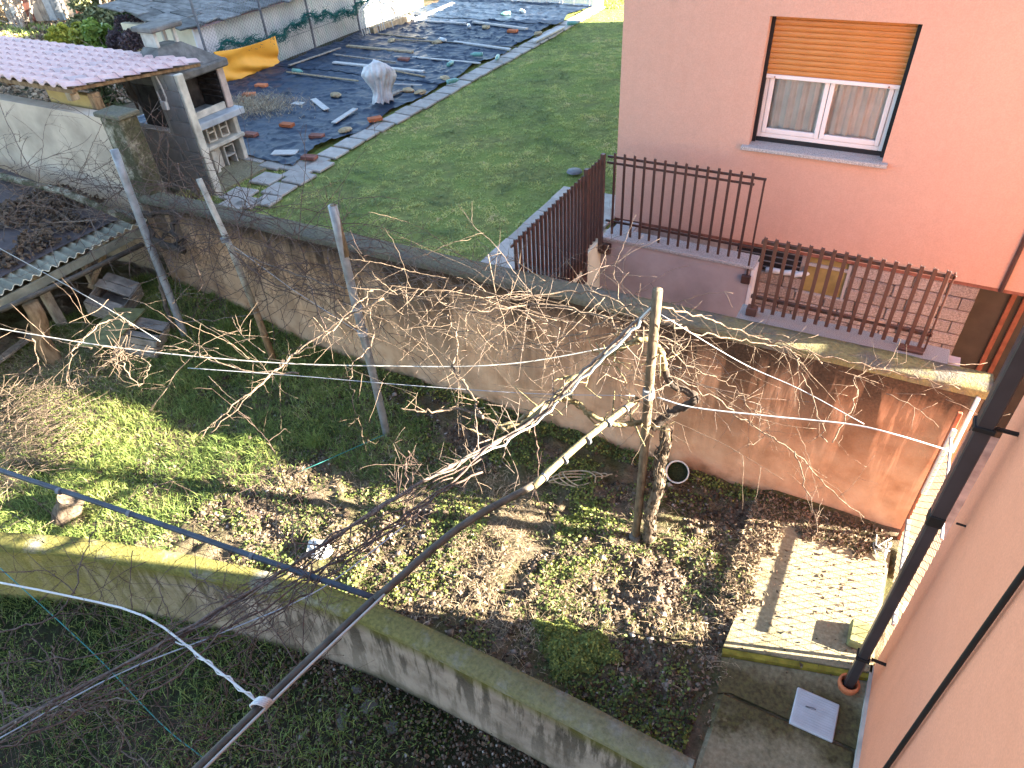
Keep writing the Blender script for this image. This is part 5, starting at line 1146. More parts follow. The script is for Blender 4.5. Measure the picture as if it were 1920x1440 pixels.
part('twigs', MT['cane'], gv, lambda m: (canes_in(m, 22, (-4.2, 4.3, 2.1), (-1.4, 5.2, 2.8), (.6, 1.3), (.003, .0055), (1, .5, .30), -.015, 1, .4), canes_in(m, 18, (-1.6, 4.3, 1.8), (-.9, 4.9, 2.9), (.2, .6), (.003, .005), (1, .6, .8), -.03, 1)))
part('twigs', MT['cane'], gv, lambda m: canes_in(m, 46, (-4.8, 4.3, 2.0), (-1.2, 5.5, 2.5), (.8, 2.0), (.0022, .0042), (1, .35, .16), -.006, 1, .4))
part('twigs', MT['cane_grey'], gv, lambda m: canes_in(m, 70, (-5.0, 4.9, 1.7), (-1.0, 5.65, 2.3), (.5, 1.5), (.0025, .0045), (1, .25, .35), -.02, 1, .5))
part('twigs', MT['cane'], gv, lambda m: canes_in(m, 16, (-.8, 5.2, 2.05), (1.1, 5.75, 2.25), (.25, .7), (.003, .005), (1, .3, .35), -.03, 1))

# bundle of canes tied along a wire, reaching from the post top towards the camera
bd = thing('cane_bundle', 'bundle of vine canes tied along a wire from the vine post towards the lower garden', 'vine canes', tuple(U(1000, 785, z=2.0)))
BP = [(1232, 562, 2.95), (1160, 635, 2.65), (1085, 705, 2.35), (1000, 786, 2.0), (880, 855), (760, 922), (620, 1012), (500, 1090), (250, 1235), (0, 1368), (-120, 1435)]
part('main_cane', MT['cane_grey'], bd, lambda m: cane(m, BP, .018, .011, twigs=.2, tl=.5, jit=.005))
part('white_wrap', MT['wire'], bd, lambda m: cane(m, [(p[0] + 6, p[1] + 5) + ((p[2],) if len(p) > 2 else ()) for p in BP[:5]], .013, .008, twigs=0, jit=.012))
part('cane', MT['cane_grey'], bd, lambda m: cane(m, [(p[0] - 12 + VR.uniform(-8, 8), p[1] + 12 + VR.uniform(-8, 8)) + ((p[2] - .03,) if len(p) > 2 else ()) for p in BP[2:]], .010, .006, twigs=.35, tl=.6, depth=2))
part('cane', MT['cane_red'], bd, lambda m: cane(m, [(p[0] + 25, p[1] + 30) for p in BP[4:]], .009, .005, twigs=.4, tl=.7, depth=2))
part('cane', MT['cane_grey'], bd, lambda m: cane(m, [(870, 880), (700, 1010), (520, 1110), (420, 1185), (300, 1290), (180, 1320), (30, 1330)], .008, .004, twigs=.5, tl=.6, depth=2))
part('cane', MT['cane_red'], bd, lambda m: cane(m, [(930, 830), (780, 960), (600, 1090), (470, 1175), (330, 1205), (160, 1230), (-20, 1245)], .008, .004, twigs=.45, tl=.6, depth=2))
for k_ in range(9):
    ox, oy = VR.uniform(-45, 45), VR.uniform(-40, 40); i0 = VR.randint(3, 5); i1 = VR.randint(9, 11)
    part('cane', MT['cane_red'] if k_ % 2 else MT['cane_grey'], bd, lambda m, ox=ox, oy=oy, i0=i0, i1=i1: cane(m, [(p[0] + ox + VR.uniform(-14, 14), p[1] + oy + VR.uniform(-14, 14)) for p in BP[i0 + 1:i1]], .0055, .003, twigs=.22, tl=.5))
part('hanging_cane', MT['cane_red'], bd, lambda m: cane(m, [(1000, 786, 2.0), (1010, 860, 1.5), (1005, 930, 1.1)], .007, .003, twigs=.5, tl=.3))
part('hanging_cane', MT['cane_red'], bd, lambda m: cane(m, [(765, 845, 1.2), (760, 900, .9), (770, 985, .4)], .007, .003, twigs=.8, tl=.3))

# second vine: canes over the left part of the garden
lv = thing('grapevine', 'sunlit leafless vine canes spread along the thick white wire at the left', 'grapevine', tuple(U(340, 660, z=.3)))
part('cane', MT['cane'], lv, lambda m: cane(m, [(560, 700), (470, 695), (390, 672), (330, 650, 2.0), (260, 660)], .012, .006, twigs=.42, tl=.26))
part('cane', MT['cane'], lv, lambda m: cane(m, [(720, 560, 2.4), (640, 600, 2.2), (560, 660), (500, 710), (430, 770, 1.8), (380, 820, 1.6)], .012, .005, twigs=.42, tl=.26, depth=1))
part('cane', MT['cane'], lv, lambda m: cane(m, [(700, 545, 2.45), (660, 580, 2.3), (600, 640, 2.1), (545, 668), (480, 730, 1.9), (395, 812, 1.7)], .009, .004, twigs=.42, tl=.26))
part('cane', MT['cane'], lv, lambda m: cane(m, [(250, 610, 2.0), (205, 600, 2.0), (160, 635, 1.95), (135, 665, 1.9), (125, 720, 1.6), (150, 720, 1.4)], .009, .004, twigs=.42, tl=.26))
part('cane', MT['cane'], lv, lambda m: cane(m, [(222, 650), (190, 690, 1.7), (140, 730, 1.3), (90, 755, 1.0), (20, 800, .8)], .008, .004, twigs=.42, tl=.26))
part('cane', MT['cane'], lv, lambda m: cane(m, [(225, 655), (240, 700, 1.8), (262, 722, 1.7), (280, 690, 1.85), (262, 662, 1.95)], .007, .004, twigs=.42, tl=.26))
part('cane', MT['cane'], lv, lambda m: cane(m, [(370, 660, 1.9), (330, 700, 1.6), (290, 760, 1.2), (255, 800, .8)], .007, .003, twigs=.42, tl=.26))
part('cane', MT['cane'], lv, lambda m: cane(m, [(60, 635), (75, 690, 1.6), (90, 735, 1.3)], .006, .003, twigs=.42, tl=.26))
part('cane', MT['cane'], lv, lambda m: cane(m, [(690, 560, 2.2), (700, 640, 2.0), (660, 690), (668, 770, 1.7), (690, 830, 1.3)], .007, .003, twigs=.42, tl=.26))
part('knot', MT['cane'], lv, lambda m: canes_in(m, 26, tuple(U(222, 660, z=1.95) - .06), tuple(U(222, 660, z=1.95) + .06), (.1, .35), (.003, .005), (1, 1, 1), 0, 1))
part('twigs', MT['cane'], lv, lambda m: (canes_in(m, 16, (-7.6, 2.8, 1.9), (-4.6, 3.9, 2.05), (.8, 1.9), (.003, .005), (1, .30, .08), -.006, 1, .25), canes_in(m, 10, (-5.2, 3.9, 1.8), (-3.8, 4.7, 2.4), (.5, 1.2), (.003, .005), (1, .4, .5), -.04, 1, .3)))
# dark vine on the ochre wall
dv = thing('grapevine', 'dark tangled vine with black gnarled stem over the left of the ochre wall', 'grapevine', tuple(U(420, 560, y=5.6)))
part('stem', MT['bark_black'], dv, lambda m: cane(m, [(345, 470, 1.75), (300, 455, 1.8), (275, 425, 1.95), (250, 400, 2.0), (290, 400, 2.05), (330, 400, 2.1), (325, 430, 1.95), (335, 455, 1.85)], .05, .022, twigs=.3, tl=.3, k=7, jit=.012))
part('stem', MT['trunk'], dv, lambda m: cane(m, [(345, 660, .1), (320, 600, .6), (300, 530, 1.1), (285, 470, 1.6)], .035, .03, twigs=.2, tl=.3, k=7))
part('cane', MT['cane_red'], dv, lambda m: cane(m, [(240, 340, 2.3), (330, 350, 2.2), (430, 365, 2.15), (540, 420, 2.1), (640, 430, 2.2), (760, 470, 2.2)], .009, .004, twigs=.9, tl=.5, depth=2))
part('cane', MT['cane_red'], dv, lambda m: cane(m, [(430, 470, 1.95), (520, 535, 1.7), (600, 545, 1.7), (690, 560, 1.8), (780, 555, 2.1)], .009, .005, twigs=.6, tl=.5, depth=2))
part('cane', MT['cane_grey'], dv, lambda m: cane(m, [(250, 610, .8), (350, 605, .9), (470, 590, 1.1), (530, 550, 1.5), (560, 525, 1.7)], .007, .004, twigs=.5, tl=.4))
part('cane', MT['cane_grey'], dv, lambda m: cane(m, [(440, 470, 1.95), (560, 515, 1.8), (660, 540, 1.9), (800, 520, 2.2)], .010, .006, twigs=.5, tl=.3))
part('twigs', MT['cane_red'], dv, lambda m: canes_in(m, 150, (-9.4, 5.0, 1.5), (-4.8, 5.7, 2.4), (.5, 1.8), (.004, .0075), (1, .3, .5), -.02, 2, .55))
part('twigs', MT['cane_grey'], dv, lambda m: (canes_in(m, 60, (-12, 4.2, 1.9), (-8.8, 5.75, 2.7), (.6, 1.8), (.0035, .006), (1, .7, .5), .0, 2, .5), canes_in(m, 10, (-11.5, 3.0, 1.9), (-9.3, 4.5, 2.3), (.5, 1.3), (.002, .004), (1, .7, .5), .0, 1)))
for k_, pts in enumerate([[(490, 470, 2.0), (540, 395, 2.3), (575, 360, 2.5), (600, 400, 2.2)], [(505, 470, 2.0), (560, 380, 2.4), (595, 370, 2.4), (612, 420, 2.1)]]): part('cane', MT['cane_grey'], dv, lambda m, pts=pts: cane(m, pts, .004, .002, twigs=0))
# shaded vine over the lower garden
sv = thing('grapevine', 'thin leafless vine canes in shade over the lower garden at bottom left', 'grapevine', tuple(U(200, 1330, z=-.7)))
part('cane', MT['cane_red'], sv, lambda m: cane(m, [(-20, 1190, 1.9), (110, 1150, 1.9), (160, 1040, 1.9), (200, 930, 1.9)], .007, .003, twigs=.7, tl=.45, depth=2))
part('cane', MT['cane_grey'], sv, lambda m: cane(m, [(355, 1070, 1.6), (385, 1095, 1.6), (430, 1120, 1.6), (480, 1160, 1.7), (540, 1175, 1.8)], .006, .004, twigs=.3, tl=.3))
part('cane', MT['cane_red'], sv, lambda m: cane(m, [(620, 1010, 2.0), (580, 1075, 2.0), (520, 1160, 1.95), (430, 1250, 1.9), (410, 1330, 1.8), (330, 1440, 1.7)], .006, .003, twigs=.7, tl=.5, depth=2))
part('cane', MT['cane_grey'], sv, lambda m: cane(m, [(95, 1210, 1.5), (115, 1260, 1.4), (130, 1310, 1.3), (160, 1340, 1.2)], .006, .003, twigs=.6, tl=.3))
part('cane', MT['cane_grey'], sv, lambda m: cane(m, [(-10, 1290, 1.8), (60, 1340, 1.8), (200, 1330, 1.8), (230, 1400, 1.7), (300, 1450, 1.7)], .008, .004, twigs=.7, tl=.5, depth=2))
part('cane', MT['cane_grey'], sv, lambda m: cane(m, [(440, 1390, .3), (530, 1415, .1), (560, 1380, .1)], .006, .003, twigs=.6, tl=.4, depth=1))
part('twigs', MT['cane_red'], sv, lambda m: canes_in(m, 85, (-4.8, .1, 1.5), (-2.4, 1.6, 2.0), (.4, 1.3), (.002, .004), (1, .8, .4), -.02, 2, .5))
part('twigs', MT['cane_red'], sv, lambda m: canes_in(m, 26, (-5.8, .8, 1.5), (-3.2, 2.2, 2.0), (.4, 1.3), (.002, .004), (1, .8, .4), -.02, 2, .5))
# shoots standing in the shaded soil
dy = thing('young_vine', 'thin upright leafless vine shoot in the soil between the posts', 'young vine', tuple(U(760, 930, z=.05)))
q = U(762, 985, z=.05); part('stem', MT['cane_red'], dy, lambda m: [grow(m, q + np.array([.02 * i, .01 * i, 0]), (.05 * (i - 1), .1, 1), VR.uniform(.6, 1.0), .007, 2, 0, .6) for i in range(3)])
# heap of cut prunings at the left
hpn = thing('pruning_heap', 'heap of cut dry vine prunings beside the shed', 'prunings', tuple(U(60, 800, z=.35)))
def heap(m):
    for _ in range(650):
        c = U(VR.gauss(38, 48), VR.gauss(790, 48), z=.35); c[2] = float(zA(c[0], c[1], False)) + VR.uniform(.02, .30); grow(m, c, (VR.gauss(.5, .7), VR.gauss(.8, .6), VR.gauss(0, .18)), VR.uniform(.2, .6), VR.uniform(.002, .0055), 0, -.01)
part('sticks', MT['cane'], hpn, heap)
# small things lying in the garden
q = U(128, 960, z=.12); lg = thing('log_piece', 'short sawn log with ribbed bark under the blue-grey pipe', 'log', tuple(q))
M = Matrix.Translation((q[0], q[1], .14)) @ Matrix.Rotation(.35, 4, 'Y') @ Matrix.Rotation(-.45, 4, 'X'); mb = MB(); rg = []
for i, z in enumerate(np.linspace(-.16, .20, 7)): rg.append([tuple(M @ Vector(((.15 + .02 * math.sin(i) + .01 * math.sin(5 * a)) * math.cos(a), .13 * math.sin(a) * (1 + .1 * math.sin(3 * a)), z))) for a in np.linspace(0, 2 * math.pi, 19)])
mb.grid(np.array(rg)); B(mb, 'bark', MT['trunk'], lg, True); B(MB().add([rg[-1][i] for i in range(18)], [tuple(range(18))]), 'cut_face', MT['trunk'], lg)
q = U(1270, 886, z=.18); pt_ = thing('flower_pot', 'white plastic pot with soil lying at the foot of the ochre wall behind the vine', 'flower pot', tuple(q * np.array([1, 1, 0])))
M = Matrix.Translation((q[0], q[1], .19)) @ Matrix.Rotation(.75, 4, 'X') @ Matrix.Rotation(.1, 4, 'Y'); mb = MB().lathe([(.085, -.18), (.125, .0), (.132, .0), (.132, .012), (.118, .012), (.115, -.04)], 22); mb.v = [tuple(M @ Vector(v)) for v in mb.v]; B(mb, 'pot', MT['pot'], pt_, True)
mb = MB().lathe([(.114, -.045), (.07, -.03), (.001, -.035)], 16); mb.v = [tuple(M @ Vector(v)) for v in mb.v]; B(mb, 'soil', MT['soil_low'], pt_, True)
q = U(600, 1032, z=.08); mb = MB(); n1, n2 = 20, 12; P = np.zeros((n1, n2, 3))
for i in range(n1):
    for j in range(n2):
        a = 2 * math.pi * i / (n1 - 1); t = math.pi * j / (n2 - 1) ; rr = .12 * (1 + .45 * (float(vnoise(3 * math.cos(a) + 7, 3 * math.sin(a) + 5 * t, 111)) - .5) + .3 * (float(vnoise(8 * math.cos(a) + 7, 8 * math.sin(a) + 9 * t, 113)) - .5))
        P[i, j] = (q[0] + rr * math.sin(t) * math.cos(a) * 1.2, q[1] + rr * math.sin(t) * math.sin(a) * .9, .10 + rr * math.cos(t) * .7)
o = B(mb.grid(P), 'crumpled_bag', MT['white_plastic']); tag(o, 'crumpled white plastic lying among sunlit weeds near the mossy wall', 'plastic')
rp = MB(); c = U(1088, 895, z=.1)
for k in range(4):
    pts = [(c[0] + (.16 + .03 * k) * math.cos(a) * 1.2 + VR.uniform(-.02, .02), c[1] + (.12 + .03 * k) * math.sin(a + .5 * k), float(zA(c[0], c[1])) + .05 + .03 * math.sin(2 * a + k)) for a in np.linspace(0, 5.2, 16)]; rp.tube(smoothl(pts, 2), .009, 5)
o = B(rp, 'rope_coil', MT['rope'], None, True); tag(o, 'loose coil of tan rope in the shaded weeds near the vine trunk', 'rope')
q = U(1655, 1035, z=.12); rp = MB()
for k in range(4): rp.tube(smoothl([q + np.array([VR.uniform(-.1, .05), VR.uniform(-.1, .1), VR.uniform(0, .15)]) for _ in range(6)], 4), .006, 5)
o = B(rp, 'tangled_cord', MT['wire'], None, True); tag(o, 'tangle of white cord at the corner of the ochre wall and chain-link fence', 'cord')

# ---------------------------------------------------------------- vegetation and litter (uncountable: one object per kind)
def blades(x, y, z, h, wd, lean, rnd, seed):
    g = np.random.default_rng(seed); n = len(x); a = g.uniform(0, 2 * np.pi, n); b = g.uniform(0, 2 * np.pi, n)
    ux, uy = np.cos(a) * wd / 2, np.sin(a) * wd / 2; lx, ly = np.cos(b) * lean * h, np.sin(b) * lean * h; O = np.zeros(n)
    base = np.stack([x, y, z], 1); s = np.stack([ux, uy, O], 1); L = np.stack([lx, ly, O], 1); Hh = np.stack([O, O, h], 1)
    mid = base + Hh * .6 + L * .35; tip = base + Hh * np.clip(1 - lean * .35, .2, 1)[:, None] + L
    V = np.stack([base - s, base + s, mid - s * .75, mid + s * .75, tip], 1).reshape(-1, 3)
    i = np.arange(n)[:, None] * 5; F = np.concatenate([i + np.array([0, 1, 3]), i + np.array([0, 3, 2]), i + np.array([2, 3, 4])], 0)
    return V, F, np.repeat(rnd, 5)
def leaves(c, size, rnd, seed, asp=1.3, flat=.5, fold=.25):
    g = np.random.default_rng(seed); n = len(c); nrm = g.normal(0, 1, (n, 3)); nrm[:, 2] = np.abs(nrm[:, 2]) + flat; nrm /= np.linalg.norm(nrm, axis=1, keepdims=True)
    t = g.normal(0, 1, (n, 3)); t -= nrm * (t * nrm).sum(1, keepdims=True); t /= np.linalg.norm(t, axis=1, keepdims=True); u = np.cross(nrm, t); s = size[:, None]
    V = np.stack([c - t * s * asp * .5, c + u * s * .5 + nrm * s * fold, c + t * s * asp * .5, c - u * s * .5 + nrm * s * fold], 1).reshape(-1, 3)
    i = np.arange(n)[:, None] * 4; F = np.concatenate([i + np.array([0, 1, 2]), i + np.array([0, 2, 3])], 0); return V, F, np.repeat(rnd, 4)
def stuff(name, label, cat, VFR, m, kind='stuff', parent=None):
    me = npmesh(name, VFR[0], VFR[1], VFR[2]); o = link(name, me, m, parent, kind)
    if label: tag(o, label, cat)
    return o
def merge(parts):
    V, F, R, o = [], [], [], 0
    for v, f, r_ in parts: V.append(v); F.append(f + o); R.append(r_); o += len(v)
    return np.concatenate(V), np.concatenate(F), np.concatenate(R)
g = RNG
def inA(n):
    x = g.uniform(-10.4, -.05, n); y = g.uniform(1.0, 5.70, n); k = (y > lwyv(x) + .03); return x[k], y[k]
# lawn
n = 210000; x = g.uniform(-9.42, -3.6, n); y = 6.0 + 17.5 * g.uniform(0, 1, n) ** 1.35
k = ~((x > -4.78) & (y < 10.05)) & ~((x > -3.9) & (y > 10.1)); x, y = x[k], y[k]; cl = fbm(x * .9, y * .9, 201, 4); fl = fbm(x * 7, y * 7, 203, 3); mi = fbm(x * 2.8, y * 2.8, 204, 3)
keep = g.uniform(0, 1, len(x)) < .10 + 2.4 * (fl - .30); x, y, cl, fl, mi = x[keep], y[keep], cl[keep], fl[keep], mi[keep]
h = g.uniform(.018, .045, len(x)) * (.3 + 2.4 * np.clip(fl - .25, 0, 1)); rn = np.clip(.46 + 1.3 * (cl - .47) + 1.3 * (mi - .47) + .5 * (fl - .45) + g.normal(0, .15, len(x)), 0, 1)
V1 = blades(x, y, zLawn(x, y), h, g.uniform(.008, .016, len(x)), g.uniform(.8, 2.6, len(x)), rn, 301)
n = 4200; x = g.uniform(-11.2, -9.3, n); y = g.uniform(6.0, 9.3, n); k = fbm(x * 3, y * 3, 205, 3) > .45; x, y = x[k], y[k]
V2 = blades(x, y, np.full(len(x), ZL - .01), g.uniform(.03, .08, len(x)), g.uniform(.008, .015, len(x)), g.uniform(.3, 1.2, len(x)), g.uniform(.3, .9, len(x)), 302)
stuff('lawn_grass', 'short green lawn grass between the path and the pink house', 'grass', merge([V1, V2]), MT['grass_lawn'])
# lush grass at the left of the vine garden
n = 170000; x, y = inA(n); d = sstep(-5.3, -6.5, x + 1.6 * (fbm(x * 1.2, y * 1.2, 207, 3) - .47)) * (.5 + .5 * (fbm(x * 2.6, y * 2.6, 211, 3) > .40))
d = np.maximum(d, .55 * ((fbm(x * 1.1, y * 1.1, 209, 4) > .54) & (x < -3.5) & (y > 3.9)) * 1.0)
d = d * np.where((x < -8.2) & (y < 3.9), .45, 1)
k = g.uniform(0, 1, len(x)) < d; x, y = x[k], y[k]; rn = np.clip(fbm(x * 2, y * 2, 213, 3) + g.normal(0.02, .22, len(x)), 0, 1)
V1 = blades(x, y, zA(x, y) - .005, g.uniform(.05, .16, len(x)), g.uniform(.006, .011, len(x)), g.uniform(.4, 1.5, len(x)), rn, 303)
n = 46000; x = g.uniform(-10, -2.2, n); y = lwyv(x) - .2 - g.uniform(0, 1, n) ** 1.4 * 4.5; d = (fbm(x * 1.2, y * 1.2, 215, 4) - .22) * 2.0 * sstep(.0, .9, lwyv(x) - .2 - y + .7 * sstep(-3.5, -5, x)) * sstep(-2.0, -3.2, x)
k = g.uniform(0, 1, n) < d; x, y = x[k], y[k]
V2 = blades(x, y, zB(x, y) - .005, g.uniform(.05, .16, len(x)), g.uniform(.005, .010, len(x)), g.uniform(.4, 1.4, len(x)), np.clip(g.normal(.4, .2, len(x)), 0, 1), 304)
tf = []
for (px, py, nn) in ((588, 828, 240), (455, 660, 300), (430, 640, 200)):
    q = U(px, py, z=.1); xx = q[0] + g.normal(0, .06, nn); yy = q[1] + g.normal(0, .05, nn); tf.append(blades(xx, yy, zA(xx, yy), g.uniform(.12, .26, nn), np.full(nn, .008), g.uniform(.4, 1.1, nn), g.uniform(.2, .6, nn), 305))
stuff('rough_grass', 'long rough grass growing in the vine garden and the lower garden', 'grass', merge([V1, V2] + tf), MT['grass'])
# low weeds
n = 190000; x, y = inA(n); f1 = fbm(x * 2.2, y * 2.2, 221, 4); d = np.clip((f1 - .46) * 7, 0, 1) * np.where(x > -1.6, .45, 1.0) * np.where((y > 3.7) & (x < -1.5), 1.1, .62)
q = U(1072, 1215, z=.05); d = np.maximum(d, 1.0 * (((x - q[0]) / .36) ** 2 + ((y - q[1]) / .22) ** 2 < 1 + .5 * (f1 - .5)))
d = np.maximum(d, .75 * (((x + .7) / .6) ** 2 + ((y - 2.75) / .28) ** 2 < 1)); d = np.maximum(d, .7 * ((y > 5.45 + .1 * f1) & (x < -.3))); d = d * (x < -.2) 
k = g.uniform(0, 1, len(x)) < d; x, y = x[k], y[k]; n = len(x)
c = np.stack([x, y, zA(x, y) + g.uniform(.0, .055, n) * (.5 + fbm(x * 9, y * 9, 223, 2))], 1); V1 = leaves(c, g.uniform(.012, .034, n), np.clip(fbm(x * 1.7, y * 1.7, 225, 3) * .9 + g.normal(0, .2, n), 0, 1), 306, 1.3, .6, .15)
n = 60000; x = g.uniform(-10, -.2, n); y = lwyv(x) - .2 - g.uniform(0, 1, n) ** 1.3 * 4.0; d = np.clip((fbm(x * 2, y * 2, 227, 4) - .44) * 6, 0, 1) * sstep(-1.0, -2.6, x) * .6; k = g.uniform(0, 1, n) < d; x, y = x[k], y[k]; n = len(x)
c = np.stack([x, y, zB(x, y) + g.uniform(0, .05, n)], 1); V2 = leaves(c, g.uniform(.010, .026, n), g.uniform(0, .6, n), 307, 1.3, .6, .15)
nn = 5200; ra = np.sqrt(g.uniform(0, 1, nn)); th_ = g.uniform(0, 6.283, nn); q = U(1075, 1210, z=.08); rw = .30 + .07 * np.sin(3 * th_) + .05 * np.sin(7 * th_); xx = q[0] + 1.25 * rw * ra * np.cos(th_); yy = q[1] + .85 * rw * ra * np.sin(th_)
c = np.stack([xx, yy, zA(xx, yy) + (.02 + .10 * (1 - ra ** 2)) * g.uniform(.4, 1, nn)], 1); V3 = leaves(c, g.uniform(.014, .030, nn), np.clip(g.normal(.5, .2, nn), 0, 1), 320, 1.2, .9, .12)
stuff('ground_weeds', 'low green weeds covering soil in the vine garden and lower garden', 'weeds', merge([V1, V2, V3]), MT['weed'])
# dry leaf litter and clippings
n = 120000; x, y = inA(n); f1 = fbm(x * 1.6, y * 1.6, 231, 4); lit = sstep(-6.6, -5.0, x) * sstep(5.0, 4.2, y + .6 * (f1 - .5)); d = lit * np.clip((f1 - .30) * 2.6, 0, 1) * np.where(x > -2.8, 1, .62) * np.where(y < 2.9, .45, 1)
d = np.maximum(d, .65 * ((y > 5.1) & (x > -1.2))); d = np.maximum(d, np.where(x < -6, .04, .12))
k = g.uniform(0, 1, len(x)) < d * .26; x, y = x[k], y[k]; n = len(x)
dk = .35 * (y > 5.0)
c = np.stack([x, y, zA(x, y) + g.uniform(.0, .03, n)], 1); V1 = leaves(c, .010 + .036 * g.beta(1.3, 3, n), np.clip(g.beta(2.2, 2.6, n) - dk, 0, 1), 308, 1.6, .1, .45)
n = 12000; x = g.uniform(-.35, 1.0, n); y = g.uniform(3.7, 5.66, n); cv_ = slab_cover(x, y); k = g.uniform(0, 1, n) < np.where(cv_ > .25, .55, .015); x, y = x[k], y[k]; n = len(x)
c = np.stack([x, y, np.maximum(.103, zA(x, y)) + g.uniform(0, .025, n)], 1); V2 = leaves(c, .012 + .036 * g.beta(1.3, 3, n), np.clip(g.beta(2, 3, n) * .85, 0, 1), 309, 1.4, .2, .4)
n = 2600; x = g.uniform(-11.6, -9.9, n); y = g.uniform(3.4, 5.6, n); k = fbm(x * 1.5, y * 1.5, 235, 3) > .40; x, y = x[k], y[k]; n = len(x)
c = np.stack([x, y, zsr(x) + .085 + .06 * (fbm(x * 1.1, y * 1.1, 101, 3) - .5) + g.uniform(0, .05, n)], 1); V3 = leaves(c, g.uniform(.03, .08, n), g.uniform(0, .4, n), 310, 1.3, .3, .35)
n = 26000; x = g.uniform(-34, -17, n); y = g.uniform(9, 24, n); c = np.stack([x, y, zFar(x, y) + g.uniform(.0, .04, n)], 1); V4 = leaves(c, g.uniform(.05, .14, n), g.beta(3, 2, n), 311, 1.3, .3, .3)
n = 1500; x = g.uniform(-4, -.3, n); y = lwyv(x) - .25 - g.uniform(0, 1, n) * 1.6; c = np.stack([x, y, zB(x, y) + .012], 1); V5 = leaves(c, g.uniform(.02, .05, n), g.uniform(0, .5, n), 312, 1.2, .5, .3)
stuff('leaf_litter', 'dry brown leaves and clods scattered over the soil and slab', 'dry leaves', merge([V1, V2, V3, V4, V5]), MT['litter'])
# dry stalks
n = 130000; x, y = inA(n); f1 = fbm(x * 2.4, y * 2.4, 241, 4); d = sstep(-7.5, -6, x) * np.clip((f1 - .36) * 3.4, 0, 1) * np.where(x > -3.2, 1, .6) * sstep(5.2, 4.4, y) * np.where(y < 2.9, .35, 1); k = g.uniform(0, 1, len(x)) < d; x, y = x[k], y[k]; n = len(x)
V1 = blades(x, y, zA(x, y) + g.uniform(0, .02, n), g.uniform(.012, .05, n), g.uniform(.003, .0065, n), g.uniform(.8, 4.5, n), np.clip(g.normal(.42, .25, n), 0, 1), 313)
n = 9000; x = g.uniform(-.35, 1.0, n); y = g.uniform(3.7, 5.5, n); k = g.uniform(0, 1, n) < np.where(slab_cover(x, y) > .25, .5, .01); x, y = x[k], y[k]; n = len(x); V5_ = blades(x, y, np.maximum(.103, zA(x, y)) + g.uniform(0, .02, n), g.uniform(.012, .04, n), g.uniform(.003, .006, n), g.uniform(.8, 4, n), np.clip(g.normal(.4, .25, n), 0, 1), 321)
n = 2600; q = U(480, 207, z=ZL); x = q[0] + g.normal(0, .55, n); y = q[1] + g.normal(0, .38, n); V2 = blades(x, y, np.full(n, ZS + .03) + g.uniform(0, .08, n), g.uniform(.05, .12, n), np.full(n, .009), g.uniform(.8, 3, n), g.uniform(0, 1, n), 314)
n = 1800; x = g.uniform(-13.5, -11.9, n); y = g.uniform(7.6, 9.6, n); V3 = blades(x, y, np.full(n, ZL + .03) + g.uniform(0, .10, n), g.uniform(.06, .16, n), np.full(n, .010), g.uniform(.8, 3, n), g.uniform(0, 1, n), 315)
n = 5000; x = g.uniform(-10.2, -7.6, n); y = g.uniform(1.6, 4.2, n); k = (g.uniform(0, 1, n) < sstep(-7.8, -9.2, x)) & (y > lwyv(x) + .05); x, y = x[k], y[k]; n = len(x); V4 = blades(x, y, zA(x, y) + .02, g.uniform(.04, .14, n), g.uniform(.004, .007, n), g.uniform(1, 4, n), g.uniform(.2, 1, n), 316)
stuff('dry_stalks', 'pale dry stalks and straw strewn over soil and weed sheet edge', 'straw', merge([V1, V2, V3, V4, V5_]), MT['straw'])
# clods and pebbles
def pebbles(n, fx, size, seed):
    gg = np.random.default_rng(seed); x, y, z = fx(n, gg); n = len(x); s = gg.uniform(*size, n); oc = np.array([(1, 0, 0), (0, 1, 0), (-1, 0, 0), (0, -1, 0), (0, 0, 1), (0, 0, -1)], float)
    V = np.stack([x, y, z], 1)[:, None, :] + oc[None] * s[:, None, None] * gg.uniform(.6, 1.3, (n, 6, 1)) * np.array([1, 1, .7]); V = V.reshape(-1, 3)
    ff = np.array([(0, 1, 4), (1, 2, 4), (2, 3, 4), (3, 0, 4), (1, 0, 5), (2, 1, 5), (3, 2, 5), (0, 3, 5)]); F = (np.arange(n)[:, None, None] * 6 + ff[None]).reshape(-1, 3); return V, F, np.repeat(gg.uniform(0, 1, n), 6)
MT['clod'] = leaf_mat('soil_clod', [(0, (.04, .03, .022)), (.6, (.10, .075, .055)), (.9, (.17, .13, .10)), (1, (.33, .30, .27))], 0, .95, .1)
def fA(n, gg):
    x = gg.uniform(-7.5, -.2, n); y = gg.uniform(2.3, 5.6, n); k = (y > lwyv(x) + .03) & (fbm(x * 1.7, y * 1.7, 251, 3) > .38); x, y = x[k], y[k]; return x, y, zA(x, y) + .004
def fB(n, gg):
    x = gg.uniform(-4.5, -.3, n); y = lwyv(x) - .22 - gg.uniform(0, 1, n) ** 1.5 * 1.6; return x, y, zB(x, y) + .005
def fS(n, gg):
    x = gg.uniform(-.1, .95, n); y = gg.uniform(3.0, 5.3, n); return x, y, np.where(y > 3.66 + .285 * (x + .17), .105, .05)
stuff('soil_clods', 'small soil clods, pebbles and stones on the garden ground', 'clods', merge([pebbles(24000, fA, (.006, .024), 401), pebbles(2600, fA, (.02, .05), 411), pebbles(2600, fB, (.008, .03), 402), pebbles(60, fS, (.005, .014), 403)]), MT['clod'])
